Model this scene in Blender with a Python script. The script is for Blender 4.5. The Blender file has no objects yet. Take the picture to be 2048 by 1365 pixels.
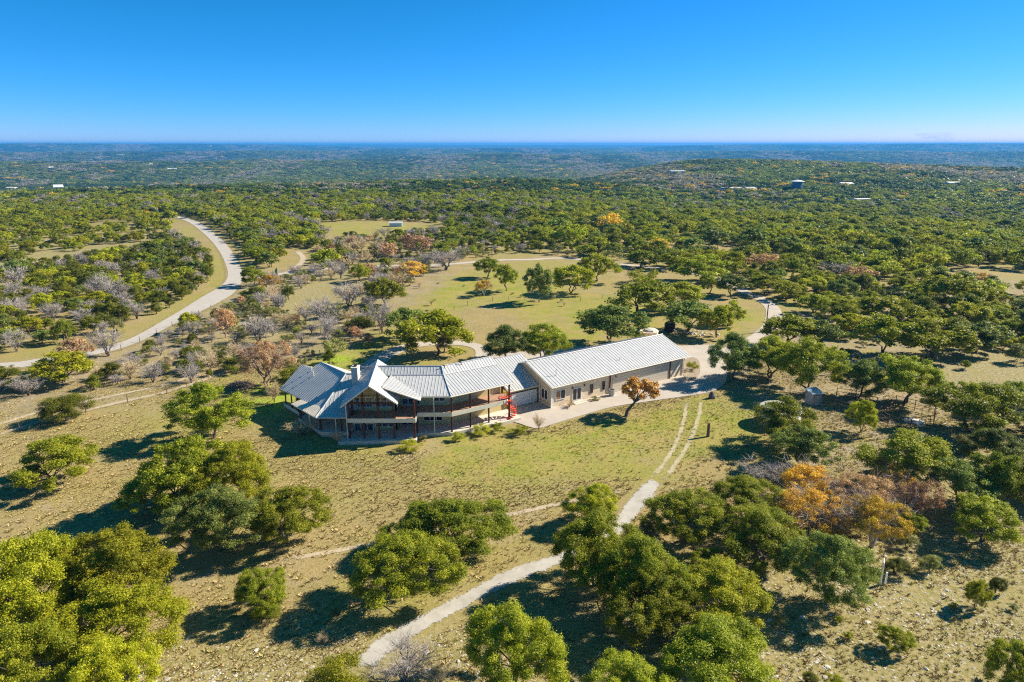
import bpy, math, random
import numpy as np
from math import radians as R, sin, cos, pi
from mathutils import Vector
scn = bpy.context.scene
col = scn.collection
# ------------------------------------------------------------------ camera, sky, sun, exposure
F = 1365.0; CAMH = 40.0; PITCH = math.atan((682.5 - 289) / F)
cam_d = bpy.data.cameras.new("camera"); cam_d.lens = 24.0; cam_d.sensor_width = 36.0
cam_d.sensor_fit = 'HORIZONTAL'; cam_d.clip_start = 0.5; cam_d.clip_end = 60000
cam = bpy.data.objects.new("camera", cam_d); col.objects.link(cam)
cam.location = (0, 0, CAMH); cam.rotation_euler = (R(90) - PITCH, 0, 0)
scn.camera = cam
SUN_EL = R(33); SUN_AZ = R(69)          # azimuth measured from +Y towards +X
sun_d = bpy.data.lights.new("sun", 'SUN'); sun_d.energy = 5.0; sun_d.angle = R(0.5); sun_d.color = (1.0, 0.90, 0.74)
sun = bpy.data.objects.new("sun", sun_d); col.objects.link(sun)
sdir = Vector((sin(SUN_AZ) * cos(SUN_EL), cos(SUN_AZ) * cos(SUN_EL), sin(SUN_EL)))
sun.rotation_euler = sdir.to_track_quat('Z', 'Y').to_euler()
world = bpy.data.worlds.new("World"); scn.world = world; world.use_nodes = True
wn = world.node_tree; wn.nodes.clear()
sky = wn.nodes.new('ShaderNodeTexSky'); sky.sky_type = 'NISHITA'; sky.sun_disc = False
sky.sun_elevation = SUN_EL; sky.sun_rotation = SUN_AZ
sky.altitude = 3000; sky.air_density = 1.0; sky.dust_density = 0.0; sky.ozone_density = 9.0
EXPO = 1.0
sep = wn.nodes.new('ShaderNodeSeparateColor'); cmb = wn.nodes.new('ShaderNodeCombineColor'); wn.links.new(sky.outputs[0], sep.inputs[0])
for c_, (pw, k_) in enumerate(((2.1, .0240), (.92, .140), (1.25, .103))):      # deep clear-air grade of the sky
    a_ = wn.nodes.new('ShaderNodeMath'); a_.operation = 'POWER'; a_.inputs[1].default_value = pw; wn.links.new(sep.outputs[c_], a_.inputs[0])
    b_ = wn.nodes.new('ShaderNodeMath'); b_.operation = 'MULTIPLY'; b_.inputs[1].default_value = k_ / .055 / 2 ** EXPO; wn.links.new(a_.outputs[0], b_.inputs[0]); wn.links.new(b_.outputs[0], cmb.inputs[c_])
bg = wn.nodes.new('ShaderNodeBackground'); bg.inputs['Strength'].default_value = 0.055
wo = wn.nodes.new('ShaderNodeOutputWorld')
wn.links.new(cmb.outputs[0], bg.inputs[0]); wn.links.new(bg.outputs[0], wo.inputs[0])
scn.view_settings.view_transform = 'Standard'; scn.view_settings.look = 'None'
scn.view_settings.exposure = EXPO; scn.view_settings.gamma = 1.0; scn.view_settings.use_curve_mapping = False
scn.render.engine = 'CYCLES'
scn.cycles.max_bounces = 6; scn.cycles.diffuse_bounces = 4; scn.cycles.glossy_bounces = 3
scn.cycles.transmission_bounces = 4; scn.cycles.transparent_max_bounces = 12; scn.cycles.volume_bounces = 0
scn.cycles.use_adaptive_sampling = True; scn.cycles.adaptive_threshold = 0.01; scn.cycles.pixel_filter_type = 'BLACKMAN_HARRIS'; scn.cycles.filter_width = 1.2; scn.cycles.use_denoising = False
scn.cycles.sample_clamp_indirect = 4.0

# ------------------------------------------------------------------ picking points on the land
fw = np.array([0, cos(PITCH), -sin(PITCH)]); up = np.array([0, sin(PITCH), cos(PITCH)]); rt = np.array([1., 0, 0])
C0 = np.array([0, 0, CAMH])
def ray(px, py): return fw + (px - 1024) / F * rt - (py - 682.5) / F * up
def A(px, py, z=0.0):                       # point at height z seen at a picture position
    d = ray(px, py); return C0 + d * ((z - CAMH) / d[2])
def AY(px, py, Y):                          # point on the vertical plane y = Y
    d = ray(px, py); return C0 + d * (Y / d[1])
def project(x, y, z):
    vx, vy, vz = x, y, z - CAMH
    k = vy * fw[1] + vz * fw[2]; k = np.where(k < 1, 1e9, k)
    return 1024 + F * vx / k, 682.5 - F * (vy * up[1] + vz * up[2]) / k
_rs = np.random.RandomState(5)
_nd = [(float(a), float(p), float(s)) for a, p, s in zip(_rs.rand(14) * 2 * pi, _rs.rand(14) * 6.28, np.tile([1, 1.7, 2.9, 4.3, 6.1, 8.7, 12.], 2))]
DS = np.log(np.array([200., 300, 450, 600, 850, 1200, 1700, 2500, 3600, 5200, 7200, 9800, 13000, 17500, 22500, 27000]))
PR = np.array([
 [0, -1, -4, -8, -13, -27, -50, -66, -42, -85, -24, -75, 2, -50, 8, -160],
 [0, -1, -3, -8, -9, -32, -60, -74, -46, -85, -30, -75, -4, -50, 50, -160],
 [0, -1, -3, -6, -4, -40, -70, -76, -80, -34, -80, -14, -70, -10, 24, -160],
 [0, -1, -7, -18, -18, -12, -2, -56, -85, -88, -36, -84, 0, -50, 62, -160],
 [0, -1, -7, -20, -18, -16, -14, -50, -86, -84, -30, -70, 6, -50, 42, -160]], float)
PA = np.array([-60., -22., 0., 16., 40.])
def height(x, y):
    x = np.asarray(x, float); y = np.asarray(y, float)
    d = np.sqrt(x * x + y * y) + 1e-6; az = np.degrees(np.arctan2(x, y))
    L = np.log(np.clip(d, 1, 26999)); j = np.clip(np.searchsorted(DS, L) - 1, 0, len(DS) - 2)
    t = np.clip((L - DS[j]) / (DS[j + 1] - DS[j]), 0, 1); t = t * t * (3 - 2 * t)
    azc = np.clip(az, PA[0], PA[-1]); i = np.clip(np.searchsorted(PA, azc) - 1, 0, len(PA) - 2)
    s = np.clip((azc - PA[i]) / (PA[i + 1] - PA[i]), 0, 1); s = s * s * (3 - 2 * s)
    z = (PR[i, j] * (1 - t) + PR[i, j + 1] * t) * (1 - s) + (PR[i + 1, j] * (1 - t) + PR[i + 1, j + 1] * t) * s
    n = 0; n2 = 0
    for a, p, f_ in _nd:
        q = (x * cos(a) + y * sin(a)) / 2600 * 2 * pi * f_ / 2
        n = n + np.sin(q + p + 0.8 * np.sin(q * .37 + a)) / (f_ ** .6)
    for a, p, f_ in _nd:
        q = (x * sin(a) - y * cos(a)) / 9000 * 2 * pi * f_ / 2
        n2 = n2 + np.sin(q + p * 2) / (f_ ** .9)
    z = z + n * 3.0 * np.clip((d - 400) / 2500, 0, 1) + n2 * 13.0 * np.clip((d - 6000) / 9000, 0, 1)
    z = np.minimum(z, 66)
    z = z + 0.75 * np.clip(1 - (((x + 31) ** 2 + (y - 96) ** 2) ** .5) / 13, 0, 1) ** 1.2
    return z
def G(px, py, lift=0.0):                    # the point of the land seen at a picture position
    d = ray(px, py); t = 20.0; prev = t
    while t < 40000:
        q = C0 + d * t
        if q[2] < height(q[0], q[1]): break
        prev = t; t *= 1.01
    a, b = prev, t
    for _ in range(24):
        m = (a + b) / 2; q = C0 + d * m
        if q[2] < height(q[0], q[1]): b = m
        else: a = m
    q = C0 + d * b; return np.array([q[0], q[1], float(height(q[0], q[1])) + lift])

# ------------------------------------------------------------------ mesh helpers
class MB:
    def __init__(s): s.v = []; s.f = []
    def add(s, vs, fs):
        o = len(s.v); s.v += [tuple(map(float, q)) for q in vs]; s.f += [tuple(i + o for i in g) for g in fs]; return s
    def box(s, c, size, rz=0.0, rx=0.0):
        hx, hy, hz_ = size[0] / 2, size[1] / 2, size[2] / 2; vs = []
        for dz in (-hz_, hz_):
            for dx, dy in ((-hx, -hy), (hx, -hy), (hx, hy), (-hx, hy)):
                y1 = dy * cos(rx) - dz * sin(rx); z1 = dy * sin(rx) + dz * cos(rx)
                vs.append((c[0] + dx * cos(rz) - y1 * sin(rz), c[1] + dx * sin(rz) + y1 * cos(rz), c[2] + z1))
        return s.add(vs, [(3, 2, 1, 0), (4, 5, 6, 7), (0, 1, 5, 4), (1, 2, 6, 5), (2, 3, 7, 6), (3, 0, 4, 7)])
    def tube(s, p, q, r0, r1=None, n=8):
        r1 = r0 if r1 is None else r1; p = Vector(p); q = Vector(q); d = (q - p)
        if d.length < 1e-6: return s
        d.normalize(); a = d.orthogonal().normalized(); b = d.cross(a); vs = []
        for c_, r_ in ((p, r0), (q, r1)):
            for k in range(n):
                t = 2 * pi * k / n; vs.append(c_ + (a * cos(t) + b * sin(t)) * r_)
        fs = [(k, (k + 1) % n, n + (k + 1) % n, n + k) for k in range(n)] + [tuple(range(n - 1, -1, -1)), tuple(range(n, 2 * n))]
        return s.add(vs, fs)
    def prism(s, pts, z0, z1):              # plan polygon extruded, z0/z1 numbers or lists
        n = len(pts); a = z0 if hasattr(z0, '__len__') else [z0] * n; b = z1 if hasattr(z1, '__len__') else [z1] * n
        ar = sum(pts[i][0] * pts[(i + 1) % n][1] - pts[(i + 1) % n][0] * pts[i][1] for i in range(n))
        if ar < 0: pts = pts[::-1]; a = a[::-1]; b = b[::-1]
        vs = [(q[0], q[1], a[i]) for i, q in enumerate(pts)] + [(q[0], q[1], b[i]) for i, q in enumerate(pts)]
        return s.add(vs, [tuple(range(n - 1, -1, -1)), tuple(range(n, 2 * n))] + [(i, (i + 1) % n, n + (i + 1) % n, n + i) for i in range(n)])
    def lathe(s, c, prof, n=24):
        vs = []; fs = []
        for r_, z in prof:
            for k in range(n): t = 2 * pi * k / n; vs.append((c[0] + r_ * cos(t), c[1] + r_ * sin(t), c[2] + z))
        for j in range(len(prof) - 1):
            for k in range(n): fs.append((j * n + k, j * n + (k + 1) % n, (j + 1) * n + (k + 1) % n, (j + 1) * n + k))
        fs.append(tuple(range(n - 1, -1, -1))); fs.append(tuple((len(prof) - 1) * n + k for k in range(n)))
        return s.add(vs, fs)
    def build(s, name, mat, parent=None, smooth=False):
        me = bpy.data.meshes.new(name); org = Vector((0, 0, 0))
        if parent is not None: org = Vector(parent['_o']) if '_o' in parent else Vector((0, 0, 0))
        elif s.v: a = np.array(s.v); org = Vector(((a[:, 0].min() + a[:, 0].max()) / 2, (a[:, 1].min() + a[:, 1].max()) / 2, a[:, 2].min()))
        me.from_pydata([tuple(Vector(q) - org) for q in s.v], [], s.f); me.update()
        o = bpy.data.objects.new(name, me); col.objects.link(o)
        if mat is not None: me.materials.append(mat)
        if smooth: me.polygons.foreach_set('use_smooth', [True] * len(me.polygons))
        if parent is not None: o.parent = parent; o['_o'] = tuple(org)
        else: o.location = org; o['_o'] = tuple(org)
        return o
def tag(o, label=None, cat=None, group=None, kind=None):
    if label: o['label'] = label
    if cat: o['category'] = cat
    if group: o['group'] = group
    if kind: o['kind'] = kind
    return o
def empty(name, loc, label, cat, group=None):
    o = bpy.data.objects.new(name, None); col.objects.link(o); o.location = tuple(map(float, loc)); o.empty_display_size = 0.5
    o['_o'] = tuple(map(float, loc)); return tag(o, label, cat, group)
def npmesh(name, V, Fq, attrs=None):        # numpy quads or tris to a mesh
    me = bpy.data.meshes.new(name); k = Fq.shape[1]
    me.vertices.add(len(V)); me.vertices.foreach_set('co', V.astype(np.float32).ravel())
    me.loops.add(len(Fq) * k); me.loops.foreach_set('vertex_index', Fq.astype(np.int32).ravel())
    me.polygons.add(len(Fq)); me.polygons.foreach_set('loop_start', np.arange(0, len(Fq) * k, k, dtype=np.int32))
    me.polygons.foreach_set('loop_total', np.full(len(Fq), k, dtype=np.int32))
    me.update(calc_edges=True)
    for an, arr in (attrs or {}).items():
        at = me.attributes.new(an, 'FLOAT', 'POINT'); at.data.foreach_set('value', arr.astype(np.float32))
    return me

# ------------------------------------------------------------------ materials
def newmat(name):
    m = bpy.data.materials.new(name); m.use_nodes = True; nt = m.node_tree; nt.nodes.clear()
    out = nt.nodes.new('ShaderNodeOutputMaterial'); b = nt.nodes.new('ShaderNodeBsdfPrincipled')
    nt.links.new(b.outputs[0], out.inputs[0]); return m, nt, b, out
def N(nt, t, **kw):
    n = nt.nodes.new(t)
    for k, v in kw.items():
        if k in n.inputs: n.inputs[k].default_value = v
        else: setattr(n, k, v)
    return n
def mixc(nt, fac, a, b, blend='MIX'):
    n = nt.nodes.new('ShaderNodeMix'); n.data_type = 'RGBA'; n.blend_type = blend
    for s, v in ((0, fac), (6, a), (7, b)):
        if isinstance(v, (int, float)): n.inputs[s].default_value = v
        elif isinstance(v, tuple): n.inputs[s].default_value = v if len(v) == 4 else v + (1,)
        else: nt.links.new(v, n.inputs[s])
    return n.outputs[2]
def ramp(nt, src, a, b):
    n = nt.nodes.new('ShaderNodeMapRange'); n.inputs[1].default_value = a; n.inputs[2].default_value = b
    nt.links.new(src, n.inputs[0]); return n.outputs[0]
def noise(nt, co, scale, detail=4, rough=.6, dist=0):
    n = N(nt, 'ShaderNodeTexNoise', Scale=scale, Detail=detail, Roughness=rough, Distortion=dist)
    nt.links.new(co, n.inputs['Vector']); return n.outputs[0]
def mul(nt, a, b, op='MULTIPLY'):
    n = nt.nodes.new('ShaderNodeMath'); n.operation = op
    for s, v in ((0, a), (1, b)):
        if isinstance(v, (int, float)): n.inputs[s].default_value = v
        else: nt.links.new(v, n.inputs[s])
    return n.outputs[0]
def geo(nt): return nt.nodes.new('ShaderNodeNewGeometry').outputs['Position']
def bump(nt, b, h, strength=.3, dist=.05):
    n = N(nt, 'ShaderNodeBump', Strength=strength, Distance=dist); nt.links.new(h, n.inputs['Height']); nt.links.new(n.outputs[0], b.inputs['Normal'])
def solid(name, c, rough=.7, metal=0., var=.12, scale=3.0, bmp=.0):
    m, nt, b, o = newmat(name); p = geo(nt); nz = noise(nt, p, scale, 6, .65)
    f = ramp(nt, nz, .3, .7)
    nt.links.new(mixc(nt, f, tuple(x * (1 - var) for x in c), tuple(min(1, x * (1 + var)) for x in c)), b.inputs['Base Color'])
    b.inputs['Roughness'].default_value = rough; b.inputs['Metallic'].default_value = metal
    if bmp: bump(nt, b, nz, bmp, .04)
    return m
M = {}
M['metal_roof'] = solid('metal_roof', (.57, .57, .56), .45, .15, .09, .9)
M['olive'] = solid('olive_siding', (.60, .50, .23), .8, 0, .07, 2)
M['cream'] = solid('cream_trim', (.74, .69, .56), .6, 0, .05, 2)
M['white'] = solid('white_paint', (.78, .78, .75), .5, 0, .05, 2)
M['doorwhite'] = solid('white_door', (.74, .74, .70), .5, 0, .04, 1.5)
M['post'] = solid('dark_red_brown_stain', (.075, .022, .012), .6, 0, .2, 4)
M['deck'] = solid('brown_deck_floor', (.40, .23, .14), .7, 0, .18, 1.2)
M['conc'] = solid('pale_concrete', (.62, .56, .48), .85, 0, .12, .8, .2)
M['red'] = solid('red_orange_paint', (.75, .10, .045), .45, 0, .08, 4)
M['dark'] = solid('dark_metal', (.03, .03, .035), .5, .3, .2, 4)
M['black_plastic'] = solid('black_plastic', (.012, .013, .017), .35, 0, .2, 3)
M['grey'] = solid('grey_metal', (.42, .43, .43), .45, .4, .1, 3)
M['brown_wood'] = solid('weathered_wood', (.17, .11, .07), .85, 0, .25, 5, .3)
M['rust'] = solid('rusty_steel', (.13, .06, .04), .75, .2, .3, 5)
M['bark'] = solid('oak_bark', (.12, .098, .08), .9, 0, .3, 5, .4)
M['twig'] = solid('grey_twigs', (.40, .355, .32), .9, 0, .25, 1.2)
M['redtwig'] = solid('brown_twigs', (.36, .24, .18), .9, 0, .25, 1.2)
M['tan_twig'] = solid('tan_twigs', (.60, .47, .27), .9, 0, .2, 1.2)
M['blue'] = solid('blue_plastic', (.03, .25, .45), .4, 0, .1, 4)
M['paleblue'] = solid('pale_blue_metal', (.42, .56, .66), .4, .2, .1, 2)
M['green'] = solid('green_cloth', (.02, .30, .10), .7, 0, .15, 4)
M['redroof'] = solid('red_roof', (.45, .07, .04), .6, 0, .1, 1)
M['orange_curtain'] = solid('orange_curtain', (.36, .19, .07), .7, 0, .2, 5)
def stone_mat(name, c1, c2, mortar, sc=1.6):
    m, nt, b, o = newmat(name); p = geo(nt)
    v = N(nt, 'ShaderNodeTexVoronoi', Scale=sc); nt.links.new(p, v.inputs['Vector'])
    v2 = N(nt, 'ShaderNodeTexVoronoi', Scale=sc, feature='DISTANCE_TO_EDGE'); nt.links.new(p, v2.inputs['Vector'])
    sp = nt.nodes.new('ShaderNodeSeparateColor'); nt.links.new(v.outputs['Color'], sp.inputs[0])
    c = mixc(nt, sp.outputs[0], c1, c2); f = ramp(nt, v2.outputs[0], .02, .05)
    nt.links.new(mixc(nt, f, mortar, c), b.inputs['Base Color']); b.inputs['Roughness'].default_value = .85
    bump(nt, b, f, .4, .03); return m
M['limestone'] = stone_mat('cream_limestone', (.82, .65, .42), (.86, .74, .55), (.64, .50, .34), 2.2)
M['chimney_stone'] = stone_mat('pale_chimney_stone', (.58, .54, .46), (.72, .68, .60), (.42, .39, .33), 3.0)
m, nt, b, o = newmat('window_glass'); p = geo(nt)
nt.links.new(mixc(nt, ramp(nt, noise(nt, p, 1.3, 2), .4, .6), (.03, .04, .05), (.16, .17, .15)), b.inputs['Base Color'])
b.inputs['Roughness'].default_value = .06; b.inputs['Specular IOR Level'].default_value = .8; M['glass'] = m
m, nt, b, o = newmat('dark_window_glass'); b.inputs['Base Color'].default_value = (.015, .016, .018, 1); b.inputs['Roughness'].default_value = .08; M['darkglass'] = m
def leafmat(name, c1, c2, c3, rough=.55, trans=.28):
    m, nt, b, out = newmat(name); at = nt.nodes.new('ShaderNodeAttribute'); at.attribute_name = 'tint'
    oi = nt.nodes.new('ShaderNodeObjectInfo')
    c = mixc(nt, ramp(nt, at.outputs['Fac'], .0, .6), c1, c2)
    c = mixc(nt, ramp(nt, at.outputs['Fac'], .55, 1.0), c, c3)
    hsv = N(nt, 'ShaderNodeHueSaturation'); nt.links.new(c, hsv.inputs['Color'])
    hm = nt.nodes.new('ShaderNodeMapRange'); hm.inputs[3].default_value = .488; hm.inputs[4].default_value = .508
    nt.links.new(oi.outputs['Random'], hm.inputs[0]); nt.links.new(hm.outputs[0], hsv.inputs['Hue'])
    vm = nt.nodes.new('ShaderNodeMapRange'); vm.inputs[3].default_value = .72; vm.inputs[4].default_value = 1.3
    fr = mul(nt, mul(nt, oi.outputs['Random'], 7.31), 1.0, 'FRACT'); nt.links.new(fr, vm.inputs[0]); nt.links.new(vm.outputs[0], hsv.inputs['Value'])
    nt.links.new(hsv.outputs[0], b.inputs['Base Color']); b.inputs['Roughness'].default_value = rough
    b.inputs['Specular IOR Level'].default_value = .25
    tr = nt.nodes.new('ShaderNodeBsdfTranslucent'); tm = mixc(nt, 1.0, hsv.outputs[0], (1.0, 1.15, .5), 'MULTIPLY'); nt.links.new(tm, tr.inputs[0])
    ms = nt.nodes.new('ShaderNodeMixShader'); ms.inputs[0].default_value = trans
    nt.links.new(b.outputs[0], ms.inputs[1]); nt.links.new(tr.outputs[0], ms.inputs[2]); nt.links.new(ms.outputs[0], out.inputs[0])
    return m
LM = {
 'o': leafmat('olive_oak_leaves', (.13, .165, .010), (.32, .345, .018), (.48, .47, .035), trans=.36),
 'y': leafmat('yellow_green_oak_leaves', (.18, .205, .010), (.40, .40, .014), (.54, .50, .035), trans=.36),
 'g': leafmat('grey_green_oak_leaves', (.10, .14, .03), (.23, .275, .055), (.36, .40, .11), trans=.34),
 'c': leafmat('juniper_leaves', (.07, .09, .007), (.185, .20, .012), (.30, .285, .02), trans=.3),
 'a': leafmat('golden_autumn_leaves', (.42, .26, .03), (.74, .45, .03), (.82, .62, .05)),
 'r': leafmat('rusty_autumn_leaves', (.40, .26, .16), (.60, .36, .20), (.70, .50, .29)),
 'd': leafmat('far_dark_leaves', (.04, .075, .02), (.10, .155, .04), (.17, .22, .07)),
 's': leafmat('shrub_leaves', (.15, .165, .05), (.31, .31, .09), (.45, .42, .18)),
 'b': leafmat('dull_grey_twig_haze', (.27, .24, .21), (.37, .33, .30), (.48, .43, .38)),
}
# ------------------------------------------------------------------ the land
def inside(px, py, poly):
    c = np.zeros(np.shape(px), bool); n = len(poly)
    for i in range(n):
        x1, y1 = poly[i]; x2, y2 = poly[(i + 1) % n]
        if y1 == y2: continue
        c ^= ((y1 > py) != (y2 > py)) & (px < (x2 - x1) * (py - y1) / (y2 - y1) + x1)
    return c
def wpoly(pts): return [tuple(G(*q)[:2]) for q in pts]
LAWN = [wpoly(q) for q in (
 [(880, 850), (1090, 870), (1400, 795), (1560, 790), (1500, 880), (1290, 950), (1000, 975), (830, 950)],
 [(860, 560), (1000, 530), (1160, 590), (1320, 590), (1320, 660), (1180, 690), (1100, 680), (1000, 600), (850, 640)],
 [(620, 700), (760, 660), (800, 690), (700, 760), (600, 740)],
 [(400, 480), (440, 520), (450, 570), (420, 610), (400, 600), (430, 550)],
 [(1480, 610), (1535, 640), (1500, 680), (1430, 690)],
 [(650, 448), (780, 448), (900, 458), (880, 475), (680, 470)])]
VIVID = [wpoly(q) for q in ([(470, 790), (570, 755), (600, 790), (560, 830), (490, 812)], 
 [(640, 712), (690, 700), (705, 735), (650, 738)])]
ROCK = [wpoly(q) for q in (
 [(1230, 1180), (1500, 1150), (1640, 1120), (1750, 1050), (1870, 1000), (2200, 960), (2500, 1500), (1100, 1500)],
 [(1800, 900), (1880, 790), (1850, 700), (1980, 650), (2300, 640), (2300, 1000), (1850, 1000)],
 [(250, 1290), (600, 1230), (760, 1290), (1000, 1240), (1100, 1380), (200, 1480)],
 [(0, 490), (100, 470), (330, 470), (200, 540), (60, 560), (-100, 600)],
 [(380, 720), (600, 560), (900, 480), (800, 560), (700, 640), (560, 680)])]
SCRUB = [wpoly(q) for q in ([(0, 760), (400, 640), (480, 560), (900, 460), (900, 560), (700, 700), (300, 780), (0, 850)],
 [(1400, 700), (1800, 560), (2300, 560), (2300, 1100), (1650, 1000), (1480, 800)])]
def land():
    th = np.concatenate([np.linspace(-56, 56, 560), np.linspace(56, 304, 90)[1:-1]])
    rr = np.concatenate([[0.5, 4, 10, 16, 22], np.geomspace(28, 27000, 400)])
    nt_, nr = len(th), len(rr); T, RR = np.meshgrid(np.radians(th), rr)
    X = RR * np.sin(T); Y = RR * np.cos(T); Z = height(X, Y)
    idx = np.arange(nt_ * nr).reshape(nr, nt_); a = idx[:-1, :]; b = idx[1:, :]; a2 = np.roll(a, -1, 1); b2 = np.roll(b, -1, 1)
    Fq = np.stack([a, a2, b2, b], -1).reshape(-1, 4)
    V = np.stack([X, Y, Z], -1).reshape(-1, 3); x, y = V[:, 0], V[:, 1]
    def mask(polys):
        acc = np.zeros(len(x))
        for k in range(5):
            jx = 2.2 * np.sin(k * 2.1 + y * .35 + k); jy = 2.2 * np.cos(k * 1.7 + x * .31)
            for p_ in polys: acc += inside(x + jx, y + jy, p_)
        return np.clip(acc / 5, 0, 1)
    me = npmesh('ground', V, Fq, {'lawn': mask(LAWN), 'vivid': mask(VIVID), 'rock': mask(ROCK), 'scrub': mask(SCRUB)})
    me.polygons.foreach_set('use_smooth', [True] * len(me.polygons))
    o = bpy.data.objects.new('ground', me); col.objects.link(o); o['kind'] = 'structure'
    m, nt, b, out = newmat('dry_grass_land'); p = geo(nt)
    def at(n):
        q = nt.nodes.new('ShaderNodeAttribute'); q.attribute_name = n; return q.outputs['Fac']
    big = noise(nt, p, .035, 5, .6, .6); mid = noise(nt, p, .22, 5, .65, .4); fine = noise(nt, p, 1.7, 6, .75); vf = noise(nt, p, 5.5, 3, .8)
    tan = mixc(nt, ramp(nt, mid, .35, .65), (.385, .29, .125), (.30, .25, .105))
    tan = mixc(nt, mul(nt, ramp(nt, big, .45, .62), .75), tan, (.30, .285, .06))
    tan = mixc(nt, mul(nt, ramp(nt, noise(nt, p, .11, 4, .6, 1.2), .56, .68), .6), tan, (.38, .31, .21))
    lawnc = mixc(nt, ramp(nt, mid, .4, .62), (.36, .31, .075), (.245, .28, .032))
    c = mixc(nt, mul(nt, at('lawn'), ramp(nt, noise(nt, p, .13, 5, .65, .8), .34, .56)), tan, lawnc)
    c = mixc(nt, mul(nt, at('vivid'), ramp(nt, mid, .25, .5)), c, (.30, .42, .02))
    scr = mixc(nt, ramp(nt, mid, .38, .62), (.36, .30, .22), (.27, .22, .13))
    c = mixc(nt, mul(nt, at('scrub'), ramp(nt, noise(nt, p, .3, 4, .6), .35, .6)), c, scr)
    # stones in thin soil
    vo = N(nt, 'ShaderNodeTexVoronoi', Scale=1.9, Randomness=1.0); nt.links.new(p, vo.inputs['Vector'])
    sz = nt.nodes.new('ShaderNodeSeparateColor'); nt.links.new(vo.outputs['Color'], sz.inputs[0])
    thr = mul(nt, sz.outputs[0], .36); st = mul(nt, vo.outputs['Distance'], thr, 'LESS_THAN')
    vo2 = N(nt, 'ShaderNodeTexVoronoi', Scale=5.0, Randomness=1.0); nt.links.new(p, vo2.inputs['Vector'])
    st2 = mul(nt, vo2.outputs['Distance'], .22, 'LESS_THAN')
    stc = mixc(nt, sz.outputs[1], (.42, .38, .31), (.60, .56, .48))
    rmask = mul(nt, at('rock'), ramp(nt, noise(nt, p, .16, 4, .6), .36, .55))
    rbase = mixc(nt, ramp(nt, fine, .4, .62), (.38, .31, .16), (.24, .235, .06))
    c = mixc(nt, mul(nt, at('rock'), .8), c, rbase)
    c = mixc(nt, mul(nt, mul(nt, mul(nt, st, 1.0), mul(nt, rmask, .95)), .9), c, stc)
    c = mixc(nt, mul(nt, mul(nt, st2, rmask), .55), c, stc)
    c = mixc(nt, mul(nt, mul(nt, mul(nt, st2, .5), ramp(nt, noise(nt, p, .09, 3, .6), .5, .6)), at('scrub')), c, stc)
    # tufts
    f3 = noise(nt, p, 3.1, 4, .75)
    c = mixc(nt, mul(nt, ramp(nt, fine, .46, .66), .65), c, mixc(nt, .5, c, (.10, .09, .015)))
    c = mixc(nt, mul(nt, ramp(nt, f3, .54, .70), .7), c, (.15, .12, .045))
    c = mixc(nt, mul(nt, ramp(nt, f3, .45, .30), .6), c, (.58, .45, .23))
    c = mixc(nt, mul(nt, ramp(nt, vf, .52, .75), .5), c, (.13, .105, .045))
    c = mixc(nt, mul(nt, ramp(nt, vf, .46, .28), .4), c, (.52, .43, .25))
    # far land carries woodland litter
    vl = nt.nodes.new('ShaderNodeVectorMath'); vl.operation = 'LENGTH'; nt.links.new(p, vl.inputs[0])
    far = ramp(nt, vl.outputs['Value'], 420, 620)
    fn = noise(nt, p, .012, 6, .7); fv = N(nt, 'ShaderNodeTexVoronoi', Scale=.075); nt.links.new(p, fv.inputs['Vector'])
    fc = nt.nodes.new('ShaderNodeSeparateColor'); nt.links.new(fv.outputs['Color'], fc.inputs[0])
    wood = mixc(nt, fc.outputs[0], (.022, .042, .010), (.06, .08, .022)); wood = mixc(nt, mul(nt, ramp(nt, fn, .5, .7), .6), wood, (.13, .125, .085))
    wood = mixc(nt, mul(nt, ramp(nt, noise(nt, p, .006, 7, .75), .60, .66), .8), wood, (.34, .30, .17)); wood = mixc(nt, mul(nt, ramp(nt, noise(nt, p, .0013, 6, .7), .48, .62), .7), wood, (.015, .028, .010))
    c = mixc(nt, mul(nt, far, .94), c, wood)
    nt.links.new(c, b.inputs['Base Color']); b.inputs['Roughness'].default_value = .95; b.inputs['Specular IOR Level'].default_value = .1
    hh = mul(nt, mul(nt, fine, .6), mul(nt, vf, .5), 'ADD'); hh = mul(nt, hh, mul(nt, mul(nt, st, rmask), .6), 'ADD')
    bump(nt, b, hh, .7, .15)
    me.materials.append(m); return o
land()

# ------------------------------------------------------------------ roads, drives, tracks
def pave_mat(name, c1, c2, soft=0.0, sc=.5):
    m, nt, b, out = newmat(name); p = geo(nt); n1 = noise(nt, p, sc, 6, .7); n2 = noise(nt, p, 6, 4, .7)
    c = mixc(nt, ramp(nt, n1, .35, .65), c1, c2); c = mixc(nt, mul(nt, ramp(nt, n2, .55, .75), .35), c, tuple(x * .6 for x in c1))
    nt.links.new(c, b.inputs['Base Color']); b.inputs['Roughness'].default_value = .92; bump(nt, b, n2, .25, .03)
    if soft > 0:
        at = nt.nodes.new('ShaderNodeAttribute'); at.attribute_name = 'edge'
        s = mul(nt, at.outputs['Fac'], mul(nt, mul(nt, noise(nt, p, 1.1, 6, .8), -.5, 'ADD'), soft, 'MULTIPLY'), 'ADD')
        f = ramp(nt, s, .30, .42); tr = nt.nodes.new('ShaderNodeBsdfTransparent'); ms = nt.nodes.new('ShaderNodeMixShader')
        nt.links.new(f, ms.inputs[0]); nt.links.new(tr.outputs[0], ms.inputs[1]); nt.links.new(b.outputs[0], ms.inputs[2]); nt.links.new(ms.outputs[0], out.inputs[0])
    return m
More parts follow.
